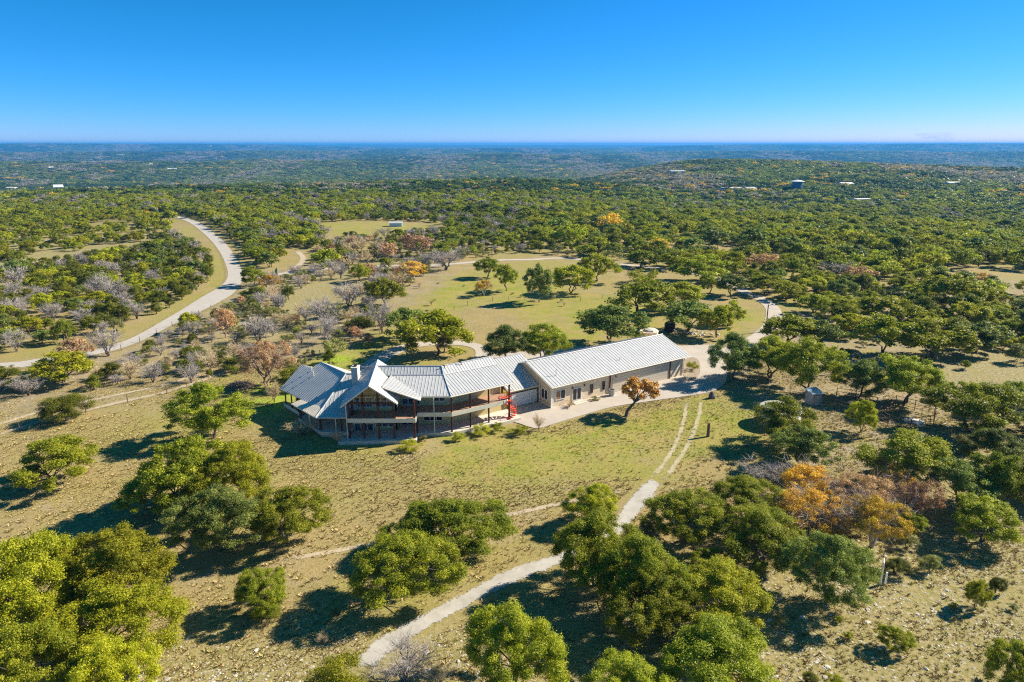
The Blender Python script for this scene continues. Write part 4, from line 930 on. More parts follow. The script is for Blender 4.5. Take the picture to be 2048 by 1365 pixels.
 (662, 860, 688, 888, 't', 'bare twiggy shrub at the left corner of the patio'), (1066, 815, 1090, 858, 't', 'bare crape myrtle at the edge of the apron', (1078, 862)),
 (560, 718, 600, 760, 's', 'dull green shrub behind the left wing roof'), (795, 878, 842, 898, 'v', 'low yellow-green bush in front of the main patio'),
 (895, 864, 930, 878, 'v', 'low yellow-green bush in front of the curved patio'), (942, 848, 985, 866, 'v', 'green bed of low shrubs left of the spiral stair'),
 (980, 842, 1015, 862, 'v', 'bright green low shrubs at the foot of the spiral stair'), (1020, 852, 1060, 866, 'v', 'low shrubs at the tip of the apron'),
 (838, 868, 860, 884, 's', 'dark small shrub between the two patios'), (1370, 718, 1398, 742, 'v', 'spiky round bush in the gravel bed at the end of the workshop'),
 (1128, 800, 1150, 815, 't', 'dry brush at the foot of the workshop wall, left of the doorstep'), (1180, 790, 1200, 802, 's', 'small dry grass clump right of the workshop doorstep'),
 (495, 1188, 575, 1240, 'c', 'dark bush at the foot of the small round oak'), (1798, 905, 1856, 952, 'c', 'dark bush right of the flat-topped oak trunk'),
 (1742, 908, 1785, 945, 'c', 'dark bush left of the flat-topped oak trunk'), (1838, 1100, 1890, 1145, 's', 'dull green shrub on the stony slope left of the leaning tree'),
 (1768, 1108, 1822, 1152, 'c', 'juniper bush behind the white pipes'), (1938, 1135, 1985, 1190, 'y', 'thin leaning tree on the stony slope', (1925, 1215)),
 (1975, 1140, 2014, 1196, 'c', 'dark juniper right of the thin leaning tree'), (1760, 1238, 1822, 1290, 'y', 'small thin yellow-green tree on the stony slope', (1780, 1300)),
 (1985, 1240, 2100, 1400, 'y', 'yellow-green oak in the bottom right corner'), (1650, 1340, 1690, 1378, 'v', 'small green bush at the lower edge on the stony slope'),
 (1605, 1340, 1640, 1372, 'c', 'small dark bush at the lower edge left of the green one'), (1668, 1228, 1690, 1246, 'v', 'tiny yellow-green sapling on the stony slope'),
 (745, 1270, 865, 1372, 'b', 'whitish leafless shrub at the lower edge below the gravel path'), (1900, 1190, 1850, 1240, 'b', ''),
 (855, 1320, 905, 1372, 't', 'fallen bleached brush right of the whitish shrub'), (1745, 1100, 1800, 1130, 'o', ''),
 (870, 668, 906, 704, 'c', 'dark bush under the island oak'), (1800, 990, 1850, 1090, 'o', 'dark green tree under the salmon red one'),
 (1240, 740, 1330, 800, 'R', 'crape myrtle with rusty gold leaves and a leaning trunk beside the apron'),
]
for q in T_:
    l, t, r, b, k, lab = q[:6]; base = q[6] if len(q) > 6 else None
    if not lab: continue
    if k == 'R': continue
    boxplant(l, t, r, b, k, lab, base)
# the crape myrtle with a leaning trunk
g0 = G(1252, 833); cm = A(1283, 775, 4.4); e = empty('crape_myrtle', g0, 'rusty gold crape myrtle with a leaning trunk on the lawn beside the concrete apron', 'crape myrtle')
mb = MB(); rs = np.random.RandomState(4); c3 = np.array([cm[0], cm[1], 4.0]); b0 = np.array([g0[0], g0[1], -.05]); k1 = b0 + np.array([.15, .1, .9]); k2 = b0 + np.array([1.3, .5, 2.1])
mb.tube(b0, k1, .3, .24).tube(k1, k2, .24, .17); cs = []
for k in range(34):
    t = rs.rand() * 6.28; R_ = 2.75 * math.sqrt(rs.rand()); z = c3[2] + rs.rand() * 2.4 * (1 - (R_ / 3.2) ** 2) - .5; p_ = np.array([c3[0] + R_ * cos(t), c3[1] + R_ * sin(t), z]); cs.append(p_)
    if k % 2 == 0: limb(mb, k2, p_, .09, .02, rs, 3, 5)
mb.build('trunk', M['bark'], e)
V, Fq, T = leaves(np.array(cs) - g0, np.full(34, .5), 105, .17, rs, .6); me = npmesh('crown', V, Fq, {'tint': T})
me.materials.append(leafmat('crape_leaves', (.40, .17, .07), (.62, .36, .10), (.75, .55, .14))); o = bpy.data.objects.new('crown', me); col.objects.link(o); o.parent = e
# ------------------------------------------------------------------ the rest of the trees, strewn over the land
ZONES = [  # name, outline in the photograph, one tree per so many square metres, kinds, crown widths, words
 ('w', [(-500, 405), (2500, 385), (2500, 445), (1050, 440), (690, 440), (400, 428), (-500, 436)], 62, 'oooyyggcb', (6.5, 10), 'far woods'),
 ('s', [(-450, 436), (330, 436), (345, 472), (170, 505), (60, 532), (-350, 590)], 170, 'yyyoooccs', (3.6, 6.8), 'upper left savanna'),
 ('t', [(-350, 590), (60, 532), (170, 507), (300, 483), (345, 472), (395, 492), (425, 520), (436, 556), (420, 582), (330, 622), (226, 668), (60, 706), (-350, 740)], 16, 'cccccgoyygbbs', (3.8, 7.4), 'thicket left of the road'),
 ('p', [(375, 428), (690, 436), (665, 470), (640, 500), (585, 500), (560, 540), (505, 530), (478, 500), (430, 455)], 46, 'oooygcyb', (5.5, 8.5), 'woods right of the road'),
 ('e', [(500, 590), (560, 552), (640, 500), (690, 475), (760, 470), (1000, 462), (1050, 505), (930, 520), (860, 548), (780, 600), (740, 665), (620, 705), (500, 700), (430, 690), (420, 640)], 42, 'bbbrsssssccott', (2.5, 6.5), 'scrub between road and meadow'),
 ('f', [(-350, 775), (0, 748), (240, 708), (350, 660), (430, 640), (560, 690), (520, 735), (400, 765), (200, 782), (0, 800), (-350, 850)], 20, 'sssbbbcctt', (2.0, 4.6), 'brush below the pale road'),
 ('g', [(1040, 436), (2500, 430), (2500, 560), (2048, 540), (1960, 535), (1890, 545), (1750, 570), (1640, 560), (1560, 520), (1470, 500), (1360, 480), (1250, 470), (1100, 500)], 62, 'yyyyyyooooggc', (6.5, 10.5), 'upper right oak woods'),
 ('h', [(1610, 560), (1900, 555), (1960, 570), (2400, 600), (2400, 700), (2020, 730), (1900, 700), (1730, 690), (1640, 640)], 66, 'yyyooggssc', (5, 9), 'right-hand grove'),
 ('i', [(1900, 870), (1980, 800), (2400, 720), (2400, 1000), (2040, 1010), (1900, 900)], 34, 'ggoobbssc', (3.2, 7), 'scrub by the right edge'),
 ('j', [(690, 440), (760, 425), (1040, 436), (1100, 490), (1040, 508), (900, 520), (740, 478)], 60, 'ccooogsb', (3.2, 7), 'scrub beyond the meadow'),
 ('k', [(1200, 1060), (1440, 1000), (1700, 1010), (1840, 1080), (1760, 1130), (1600, 1180), (1560, 1365), (1230, 1365)], 42, 'scso', (2.0, 4.5), 'undergrowth right of the gravel path'),
 ('l', [(300, 1365), (500, 1260), (700, 1200), (760, 1290), (560, 1300), (520, 1400)], 150, 'st', (.9, 1.7), 'stony ground below the path'),
 ('m', [(500, 690), (640, 700), (770, 640), (790, 690), (700, 735), (560, 735)], 60, 'sscbr', (2, 4), 'brush behind the left wing'),
 ('n', [(1580, 1250), (1700, 1180), (2100, 1130), (2100, 1365), (1600, 1365)], 200, 'stv', (.8, 1.6), 'stony slope at lower right'),
 ('r', [(1040, 470), (1360, 470), (1560, 500), (1640, 560), (1620, 650), (1480, 610), (1400, 560), (1330, 545), (1180, 520), (1050, 505)], 85, 'yyoogcs', (5.5, 9), 'grove along the far lane'),
 ('q', [(820, 560), (1000, 580), (1300, 600), (1300, 640), (1000, 600), (830, 620)], 200, 'st', (1.2, 2.2), 'meadow behind the house'),
 ('u', [(1640, 680), (1700, 730), (1680, 780), (1860, 840), (1960, 700), (1880, 680)], 60, 'sgsc', (1.5, 3.8), 'ground behind the pipe pen'),
]
WZ = [wpoly(z[1]) for z in ZONES]
CLEAR = [wpoly(q) for q in ([(630, 446), (760, 442), (870, 445), (900, 462), (760, 478), (640, 474)], [(560, 500), (625, 500), (620, 545), (540, 560)],
 [(1960, 540), (2150, 545), (2150, 600), (1990, 580)], [(640, 560), (760, 565), (640, 640), (560, 620)], [(1375, 480), (1400, 490), (1560, 500), (1460, 512), (1380, 505)])]
lines = []
def addline(pts, w):
    for a, b in zip(pts[:-1], pts[1:]):
        n = max(2, int(np.linalg.norm(np.array(b) - a) / 2)); lines.extend([(a[0] + (b[0] - a[0]) * t, a[1] + (b[1] - a[1]) * t, w) for t in np.linspace(0, 1, n)])
addline([(a + b) / 2 for a, b in zip(RL, RRt)], 5.5)
addline([G(*q)[:2] for q in dr], 3.4); addline([G(*q)[:2] for q in [(591, 500), (604, 512), (606, 520), (597, 532), (576, 545)]], 3)
for q_ in ([(-20, 545), (60, 527), (150, 515), (250, 500), (300, 488)], [(40, 487), (130, 478), (240, 474), (330, 464)]): addline([G(*v_)[:2] for v_ in q_], 6)
LN = np.array(lines); rs = np.random.RandomState(77)
pts = []
xs = np.arange(-420, 420, 3.0); 
gx, gy = np.meshgrid(xs, np.arange(40, 640, 3.0)); gx = gx.ravel() + rs.uniform(-1.5, 1.5, gx.size); gy = gy.ravel() + rs.uniform(-1.5, 1.5, gy.size)
ok = np.abs(np.degrees(np.arctan2(gx, gy))) < 45; gx, gy = gx[ok], gy[ok]
zi = np.full(len(gx), -1)
for k, p_ in enumerate(WZ): zi[inside(gx, gy, p_)] = k
for p_ in CLEAR: zi[inside(gx, gy, p_)] = -1
dens = np.array([9. / z[2] for z in ZONES]); sel = (zi >= 0) & (rs.rand(len(gx)) < dens[np.clip(zi, 0, 99)] * 4.0)
gx, gy, zi = gx[sel], gy[sel], zi[sel]; order = rs.permutation(len(gx)); acc = [(p_[0], p_[1], p_[2]) for p_ in PLACED]; chosen = []
grid = {}
def gput(x, y, w): grid.setdefault((int(x // 14), int(y // 14)), []).append((x, y, w))
for a_ in acc: gput(*a_)
for i in order:
    z = ZONES[zi[i]]; w = z[4][0] + (z[4][1] - z[4][0]) * rs.rand() ** 1.2; k = z[3][rs.randint(len(z[3]))]; x, y = gx[i], gy[i]
    if k in 'cs' : w *= .72
    if np.any((LN[:, 0] - x) ** 2 + (LN[:, 1] - y) ** 2 < (LN[:, 2] + w * .42) ** 2): continue
    bad = False; cx_, cy_ = int(x // 14), int(y // 14)
    for ix in (-1, 0, 1):
        for iy in (-1, 0, 1):
            for (a_, b_, c_) in grid.get((cx_ + ix, cy_ + iy), ()):
                if (a_ - x) ** 2 + (b_ - y) ** 2 < (.345 * (w + c_)) ** 2: bad = True
    if bad: continue
    gput(x, y, w); chosen.append((x, y, w, k, zi[i]))
chosen.sort(key=lambda q: q[0] ** 2 + q[1] ** 2)
CAP = {'oak': 290, 'juniper': 285, 'shrub': 285, 'bare': 270, 'thin': 120}
used_n = {}
for o in scn.objects:
    for kk in KINDS.values():
        if o.name.split('.')[0] == kk[2]: used_n[kk[0]] = used_n.get(kk[0], 0) + 1; break
WORDS = {'o': 'olive oak', 'y': 'yellow-green oak', 'g': 'grey-green oak', 'c': 'dark juniper', 's': 'dull green shrub', 'a': 'golden tree', 'r': 'rusty half bare tree', 'b': 'grey leafless tree', 'v': 'bright green shrub', 't': 'dry tan shrub'}
ZB = []
for p_ in WZ: a_ = np.array(p_); az = np.arctan2(a_[:, 0], a_[:, 1]); dd = np.hypot(a_[:, 0], a_[:, 1]); ZB.append((max(az.min(), -.66), min(az.max(), .66), dd.min(), min(dd.max(), 420)))
overflow = []
for x, y, w, k, z in chosen:
    d = math.hypot(x, y); pk = KINDS[k][0]
    px, py = project(np.float64(x), np.float64(y), np.float64(float(height(x, y)) + 3))
    if used_n.get(pk, 0) >= CAP[pk] or d > 430 or px < -30 or px > 2080 or py > 1400: overflow.append((x, y, w, k)); continue
    used_n[pk] = used_n.get(pk, 0) + 1; h = w * {'oak': .72, 'juniper': .95, 'shrub': .75, 'bare': .85, 'thin': .85}[pk] * rs.uniform(.85, 1.15)
    a0, a1, d0, d1 = ZB[z]; u = (math.atan2(x, y) - a0) / (a1 - a0); v = (d - d0) / (d1 - d0)
    col_ = 'left' if u < .25 else 'inner left' if u < .45 else 'middle' if u < .6 else 'inner right' if u < .8 else 'right'; row = 'front' if v < .3 else 'central' if v < .65 else 'rear'
    lo, hi = ZONES[z][4]; size = 'small' if w < lo + (hi - lo) * .2 else 'large' if w > lo + (hi - lo) * .62 else 'medium'
    plant(x, y, w, h, k, f"{size} {WORDS[k]} at {row} {col_} of the {ZONES[z][5]}", 'trees and bushes of the ' + ZONES[z][5])
print('individuals', used_n, 'overflow', len(overflow))

# woodland too far or too dense to count: one object
bank = bpy.data.collections.new('woodland_bank'); order_ = []
def bankadd(me, lm, nm):
    o = bpy.data.objects.new('%02d_%s' % (len(order_), nm), me); bank.objects.link(o); order_.append(nm)
    o.material_slots[0].link = 'OBJECT'; o.material_slots[0].material = LM[lm]
for k in 'oygcba':      # 0-11 nearer, 12-23 farther
    for v in range(2):
        bankadd((PROTO[('juniper' if k == 'c' else 'oak', 'low')][v])[1], k, 'near_' + k)
for k in 'oygcba':
    for v in range(2):
        cs, rad, r_ = oak_parts(900 + v + ord(k), 9, .20, .40, .30, .34); bankadd(crownmesh('crown', cs, rad, 26, .085, r_, .2, .02), {'o': 'd', 'c': 'd', 'y': 'o'}.get(k, k), 'far_' + k)
KI = {'o': 0, 'y': 1, 'g': 2, 'c': 3, 'b': 4, 'a': 5, 'r': 5, 's': 2, 't': 4, 'v': 1}
P_ = []; I_ = []; S_ = []
for x, y, w, k in overflow:
    P_.append((x, y)); I_.append(KI[k] * 2 + rs.randint(2)); S_.append((w * 1.08, w * .8))
rs = np.random.RandomState(8); d = 400.
def nz2(x, y, sc, sd):
    r2 = np.random.RandomState(sd); s = 0
    for q in range(7):
        a = r2.rand() * 6.28; f_ = (1 + q * .8) / sc; s = s + np.sin((x * cos(a) + y * sin(a)) * f_ * 6.28 + r2.rand() * 6.28) / (1 + .5 * q)
    return s / 1.8
while d < 14000:
    s = 6.0 * (d / 450) ** .68; n = int(1.66 * d / s); az = np.linspace(-.83, .83, n) + rs.uniform(-.5, .5, n) * s / d; dd = d + rs.uniform(-.5, .5, n) * s
    x = dd * np.sin(az); y = dd * np.cos(az); z = height(x, y); px, py = project(x, y, z); keep = rs.rand(n) < .93
    keep &= ~((d < 640) & inside(x, y, WZ[0])) if d < 640 else True
    inz = np.zeros(n, bool)
    if d < 660:
        for p_ in WZ: inz |= inside(x, y, p_)
        for p_ in CLEAR: inz |= inside(x, y, p_)
        keep &= ~inz
        keep &= np.array([not np.any((LN[:, 0] - a_) ** 2 + (LN[:, 1] - b_) ** 2 < 64) for a_, b_ in zip(x, y)])
        keep &= py < 445
    c1_ = nz2(x, y, 700 + d * .15, 3); c2_ = nz2(x, y, 330 + d * .1, 9); c3_ = nz2(x, y, 240, 21)
    keep &= ~((c3_ > .8) & (rs.rand(n) < .8)); keep &= ~((d < 900) & (nz2(x, y, 75, 51) > .25) & (rs.rand(n) < .7)); keep &= ~((nz2(x, y, 120, 33) > .85) & (d < 2500) & (rs.rand(n) < .75))
    r_ = rs.rand(n); kind = np.where(c1_ > .35, 3, np.where(c1_ > -.15, 0, 2)); kind = np.where(r_ < .3, rs.randint(0, 4, n), kind)
    kind = np.where((c2_ > .30) & (rs.rand(n) < .75), 4, kind)
    band = (py < 372) & (py > 330) & (rs.rand(n) < .4); kind = np.where(band & (px < 1000), 2, kind)
    band2 = (py > 376) & (py < 408) & (px > 150) & (px < 1000); kind = np.where(band2 & (rs.rand(n) < .55), 3, kind)
    left_y = (py > 385) & (rs.rand(n) < .75); kind = np.where(left_y, np.where(rs.rand(n) < .42, 0, 1), kind)
    oc = rs.rand(n) < np.where((px > 900) & (py > 325) & (py < 400), .055, .018); kind = np.where(oc, 5, kind)
    off = 0 if d < 620 else 12; w = s * (.75 + .85 * rs.rand(n)); h = np.minimum(w * .72, 4.2 + w * .22)
    for i in np.where(keep)[0]: P_.append((x[i], y[i])); I_.append(off + int(kind[i]) * 2 + rs.randint(2)); S_.append((w[i], h[i]))
    d += s * .95
P_ = np.array(P_); zz = height(P_[:, 0], P_[:, 1]) - .1; S_ = np.array(S_)
me = bpy.data.meshes.new('distant_woodland'); me.vertices.add(len(P_)); me.vertices.foreach_set('co', np.column_stack([P_, zz]).astype(np.float32).ravel())
for nm, arr, ty in (('idx', np.array(I_), 'INT'), ('rot', rs.rand(len(P_)) * 6.28, 'FLOAT')):
    at_ = me.attributes.new(nm, ty, 'POINT'); at_.data.foreach_set('value', arr.astype(np.int32 if ty == 'INT' else np.float32))
at_ = me.attributes.new('scl', 'FLOAT_VECTOR', 'POINT'); at_.data.foreach_set('vector', np.column_stack([S_[:, 0], S_[:, 0], S_[:, 1]]).astype(np.float32).ravel())
wd = bpy.data.objects.new('distant_woodland', me); col.objects.link(wd)
tag(wd, 'distant mixed woodland of oak, juniper and bare trees reaching to the hills', 'woodland', kind='stuff')
def scatter_nodes(ob, coll):
    ng = bpy.data.node_groups.new('strew', 'GeometryNodeTree'); ng.interface.new_socket('Geometry', in_out='INPUT', socket_type='NodeSocketGeometry'); ng.interface.new_socket('Geometry', in_out='OUTPUT', socket_type='NodeSocketGeometry')
    gi = ng.nodes.new('NodeGroupInput'); go = ng.nodes.new('NodeGroupOutput'); ip = ng.nodes.new('GeometryNodeInstanceOnPoints'); ci = ng.nodes.new('GeometryNodeCollectionInfo')
    ci.inputs['Collection'].default_value = coll; ci.inputs['Separate Children'].default_value = True; ci.inputs['Reset Children'].default_value = True
    def na(nm, ty):
        q = ng.nodes.new('GeometryNodeInputNamedAttribute'); q.data_type = ty; q.inputs['Name'].default_value = nm; return [s for s in q.outputs if s.enabled and s.name == 'Attribute'][0]
    cx = ng.nodes.new('ShaderNodeCombineXYZ'); ng.links.new(na('rot', 'FLOAT'), cx.inputs[2])
    m2p = ng.nodes.new('GeometryNodeMeshToPoints'); ng.links.new(gi.outputs[0], m2p.inputs[0]); ng.links.new(m2p.outputs[0], ip.inputs['Points'])
    ng.links.new(ci.outputs[0], ip.inputs['Instance']); ip.inputs['Pick Instance'].default_value = True; ng.links.new(na('idx', 'INT'), ip.inputs['Instance Index'])
    ng.links.new(cx.outputs[0], ip.inputs['Rotation']); ng.links.new(na('scl', 'FLOAT_VECTOR'), ip.inputs['Scale']); ng.links.new(ip.outputs[0], go.inputs[0])
    md = ob.modifiers.new('strew', 'NODES'); md.node_group = ng
scatter_nodes(wd, bank)
print('woodland', len(P_))
# ------------------------------------------------------------------ dry grass tufts and loose stones
def tuftmesh(nm, n, h, w, mat, seed, spread=.5):
    r_ = np.random.RandomState(seed); mb = MB()
    for k in range(n):
        t = r_.rand() * 6.28; R_ = spread * r_.rand(); b_ = np.array([R_ * cos(t) * .6, R_ * sin(t) * .6, -.02]); q = b_ + np.array([cos(t) * h * .5 + r_.normal() * .08, sin(t) * h * .5 + r_.normal() * .08, h * (.6 + .5 * r_.rand())]); s = np.array([-sin(t), cos(t), 0]) * w
        mb.add([b_ - s, b_ + s, q], [(0, 1, 2)])
    me = bpy.data.meshes.new(nm); me.from_pydata(mb.v, [], mb.f); me.update(); me.materials.append(mat); return me
def grassmat(nm, c1, c2):
    m, nt, b, o = newmat(nm); oi = nt.nodes.new('ShaderNodeObjectInfo'); nt.links.new(mixc(nt, oi.outputs['Random'], c1, c2), b.inputs['Base Color']); b.inputs['Roughness'].default_value = .9; b.inputs['Specular IOR Level'].default_value = .1; return m
tb = bpy.data.collections.new('tuft_bank')
for i, (c1, c2) in enumerate((((.42, .31, .13), (.60, .47, .25)), ((.27, .27, .045), (.42, .40, .10)), ((.36, .29, .10), (.52, .45, .19)))):
    gm_ = grassmat('dry_tuft_%d' % i, c1, c2)
    for v in range(2): tb.objects.link(bpy.data.objects.new('%02d_tuft' % (i * 2 + v), tuftmesh('tuft', 26, .55, .10, gm_, 50 + i * 2 + v, 1.2)))
def inpolys(x, y, ps):
    a_ = np.zeros(len(x), bool)
    for p_ in ps: a_ |= inside(x, y, p_)
    return a_
PAVED = [[tuple(q) for q in ap], wpoly([(560, 770), (1000, 700), (1380, 660), (1400, 770), (1110, 850), (1000, 860), (830, 905), (660, 895), (540, 830)]), wpoly([(690, 750), (756, 705), (819, 685), (921, 681), (975, 690), (985, 720), (760, 770)]),
 wpoly([(1325, 900), (1262, 980), (1133, 1097), (1027, 1129), (925, 1182), (745, 1280), (690, 1350), (760, 1350), (976, 1199), (1138, 1126), (1300, 1012), (1362, 920)])]
def strewpts(n, rmax, seed, size, idx, polys=None, noise_sc=30):
    r_ = np.random.RandomState(seed); a_ = r_.uniform(-.86, .86, n); d = np.sqrt(r_.uniform(30 ** 2, rmax ** 2, n)); x, y = d * np.sin(a_), d * np.cos(a_)
    k = ~inpolys(x, y, PAVED); k &= (nz2(x, y, noise_sc, seed) > r_.uniform(-1.1, .9, n))
    if polys is not None: k &= inpolys(x, y, polys)
    for c_ in range(0): pass
    x, y = x[k], y[k]; keep = np.ones(len(x), bool)
    for lx, ly, lw in LN[::3]: keep &= (x - lx) ** 2 + (y - ly) ** 2 > 9
    x, y = x[keep], y[keep]; n = len(x); s = size * (.5 + r_.rand(n)) * np.where(inpolys(x, y, LAWN), .62, 1.0); return x, y, idx(n, r_, x, y), s
def strewobj(name, sets, bank_, label, cat):
    x = np.concatenate([q[0] for q in sets]); y = np.concatenate([q[1] for q in sets]); I = np.concatenate([q[2] for q in sets]); S = np.concatenate([q[3] for q in sets])
    me = bpy.data.meshes.new(name); me.vertices.add(len(x)); me.vertices.foreach_set('co', np.column_stack([x, y, height(x, y)]).astype(np.float32).ravel())
    a_ = me.attributes.new('idx', 'INT', 'POINT'); a_.data.foreach_set('value', I.astype(np.int32)); a_ = me.attributes.new('rot', 'FLOAT', 'POINT'); a_.data.foreach_set('value', (np.random.RandomState(3).rand(len(x)) * 6.28).astype(np.float32))
    a_ = me.attributes.new('scl', 'FLOAT_VECTOR', 'POINT'); a_.data.foreach_set('vector', np.column_stack([S, S, S * .8]).astype(np.float32).ravel())
    o = bpy.data.objects.new(name, me); col.objects.link(o); tag(o, label, cat, kind='stuff'); scatter_nodes(o, bank_)
def gi_(n, r_, x, y): g = inpolys(x, y, LAWN); return np.where(g & (r_.rand(n) < .7), 2, np.where(r_.rand(n) < .5, 0, 4)) + r_.randint(0, 2, n)
strewobj('dry_grass', [strewpts(170000, 135, 5, .19, gi_), strewpts(16000, 120, 6, .36, gi_, None, 9)], tb, 'tufts of dry tan and olive grass over the open ground', 'grass')
sb = bpy.data.collections.new('stone_bank')
sm = [solid('pale_limestone_rubble', (.62, .57, .48), .9, 0, .25, 3, .3), solid('grey_limestone_rubble', (.46, .43, .37), .9, 0, .25, 3, .3)]
for v in range(6):
    r_ = np.random.RandomState(v + 30); mb = MB(); vs = []; fs = []; nn, mm = 6, 4
    for j in range(mm + 1):
        for k in range(nn): t = 2 * pi * k / nn; f_ = pi * j / mm; rad_ = .5 * (.75 + .5 * r_.rand()); vs.append((rad_ * sin(f_) * cos(t) * 1.2, rad_ * sin(f_) * sin(t), rad_ * cos(f_) * .45 + .05))
    for j in range(mm):
        for k in range(nn): fs.append((j * nn + k, (j + 1) * nn + k, (j + 1) * nn + (k + 1) % nn, j * nn + (k + 1) % nn))
    me = bpy.data.meshes.new('stone'); me.from_pydata(vs, [], fs); me.update(); me.materials.append(sm[v % 2]); sb.objects.link(bpy.data.objects.new('%02d_stone' % v, me))
si_ = lambda n, r_, x, y: r_.randint(0, 6, n)
strewobj('loose_stones', [strewpts(75000, 140, 12, .15, si_, ROCK, 14), strewpts(4500, 150, 13, .34, si_, ROCK, 8), strewpts(9000, 170, 14, .22, si_, SCRUB, 20)], sb, 'pale limestone rubble scattered over the thin soil', 'stones')
# ------------------------------------------------------------------ haze
hz_ = MB().box((0, 0, -46), (60000, 60000, 248)); hz_ = hz_.build('haze', None); hz_['kind'] = 'stuff'; hz_['label'] = 'pale blue haze over the distant hills'; hz_['category'] = 'haze'
m = bpy.data.materials.new('haze'); m.use_nodes = True; nt = m.node_tree; nt.nodes.clear(); o = nt.nodes.new('ShaderNodeOutputMaterial'); pv = nt.nodes.new('ShaderNodeVolumePrincipled')
pv.inputs['Color'].default_value = (.06, .42, .97, 1); pv.inputs['Density'].default_value = 8.5e-5; pv.inputs['Anisotropy'].default_value = .1; nt.links.new(pv.outputs[0], o.inputs['Volume']); hz_.data.materials.append(m)
# ------------------------------------------------------------------ smaller things
def gpt(px, py): return G(px, py)
# water tanks
p = A(1558, 846, 0); t = empty('water_tank', p, 'big round white water tank with a shallow domed roof behind an oak', 'water tank')
MB().lathe(p, [(2.9, 0), (2.9, 2.3), (2.84, 2.34)], 40).build('wall', M['white'], t); MB().lathe((p[0], p[1], 2.34), [(2.98, 0), (2.95, .1), (1.5, .48), (.3, .66), (.28, .8), (.0001, .82)], 40).build('roof', solid('pale_tank_roof', (.62, .62, .6), .5, 0, .1, 2), t)
MB().tube((p[0] - 2.98, p[1] - .3, 0), (p[0] - 2.98, p[1] - .3, 2.7), .05).build('pipe', M['white'], t)
p = A(1339, 663, 0); t = empty('water_tank', p, 'black plastic water tank beside the leaning oak and stones', 'water tank')
mb = MB(); pr = [(1.15, 0)]
for k in range(6): pr += [(1.2, .06 + .3 * k), (1.2, .26 + .3 * k), (1.15, .3 + .3 * k)]
mb.lathe(p, pr + [(.9, 2.05), (.3, 2.2), (.28, 2.28), (.001, 2.28)], 28); mb.build('body', M['black_plastic'], t); MB().tube((p[0] + 1.18, p[1] - .4, .2), (p[0] + 1.7, p[1] - .5, .05), .05).build('outlet_pipe', M['dark'], t)
p = A(1297, 684, 0); t = empty('cistern', p, 'cream octagonal stone cistern with a stone-strewn top behind the workshop', 'cistern')
MB().lathe(p, [(1.9, 0), (1.9, 2.2), (2.0, 2.22), (2.0, 2.4)], 8).build('wall', M['limestone'], t); MB().lathe((p[0] + .3, p[1], 2.4), [(1.6, 0), (1.3, .35), (.6, .55), (.001, .6)], 9).build('top', M['chimney_stone'], t)
# little shed by the tank
p = A(1630, 812, 0); t = empty('pump_shed', p, 'small white shed with a pale blue sloping roof right of the white water tank', 'shed')
MB().box((p[0], p[1] + .9, 1.05), (1.8, 1.7, 2.0), R(15)).build('wall', M['grey'], t); MB().box((p[0], p[1] + .9, 2.2), (2.2, 2.1, .1), R(15), R(9)).build('roof', M['paleblue'], t)
q = np.array([p[0] + .25 + .52, p[1] + .0]); MB().box((p[0] + .25, p[1] - .06, .9), (.8, .06, 1.7), R(15)).build('door', M['grey'], t)
# rusty pipe pens
def pen(pts, lab, h=1.6, rails=3, nm='livestock_pen'):
    P_ = [np.array(A(*q, 0)) for q in pts]; c = sum(P_) / len(P_); t = empty(nm, (c[0], c[1], 0), lab, 'pen'); n = len(P_)
    for i in range(n):
        a, b = P_[i], P_[(i + 1) % n]; L = np.linalg.norm(b - a); k = max(1, int(L / 2.2))
        for j in range(k): q = a + (b - a) * j / k; MB().tube((q[0], q[1], 0), (q[0], q[1], h + .1), .06, n=6).build('post', M['rust'], t)
        mb = MB()
        for z in np.linspace(.45, h, rails): mb.tube((a[0], a[1], z), (b[0], b[1], z), .04, n=5)
        mb.build('rail', M['rust'], t)
    return t
pen([(1668, 818), (1672, 795), (1710, 800), (1752, 815), (1748, 838), (1705, 830)], 'rusty pipe pen in the shade directly below the slender grey-green oak')
pen([(1755, 838), (1790, 812), (1868, 832), (1866, 852), (1820, 858), (1775, 852)], 'rusty pipe pen with pale crossbars right of the young slim tree', 1.7)
p = A(1822, 846, 0); mb = MB().box((p[0], p[1], .35), (1.9, .6, .55), R(-30)); t = mb.build('feed_trough', M['white']); tag(t, 'white rectangular trough inside the rusty pipe pen', 'trough')
p = A(1841, 853, 0); t = MB().lathe((p[0], p[1], 0), [(.38, 0), (.42, .4), (.38, .85), (.001, .87)], 16).build('barrel', M['white']); tag(t, 'white barrel at the corner of the rusty pipe pen', 'barrel')
# poles
def pole(px, py, h, lab, arm=True, r=.14, cat='utility pole'):
    p = gpt(px, py); t = empty('utility_pole', p, lab, cat); MB().tube(p - np.array([0, 0, .2]), (p[0], p[1], p[2] + h), r, r * .7).build('pole', M['brown_wood'], t)
    if arm: MB().box((p[0], p[1], p[2] + h - .8), (1.9, .12, .12)).build('crossarm', M['brown_wood'], t)
    return t, p
t, p = pole(1531, 664, 6.2, 'short dark utility pole with a lamp beside the access lane', False, .16)
MB().tube((p[0], p[1], 5.9), (p[0] + 1.1, p[1], 6.2), .04).tube((p[0] + 1.0, p[1], 6.22), (p[0] + 1.35, p[1], 6.1), .13, .1).build('lamp', M['grey'], t)
p = A(1537, 664, 0); t = empty('utility_cabinet', p, 'blue cabinet at the foot of the lamp pole beside the access lane', 'cabinet'); MB().box((p[0] + .1, p[1] + .2, .75), (.9, .8, 1.5)).build('body', M['blue'], t); MB().box((p[0] + .1, p[1] + .2, 1.55), (1.0, .9, .1)).build('lid', M['paleblue'], t)
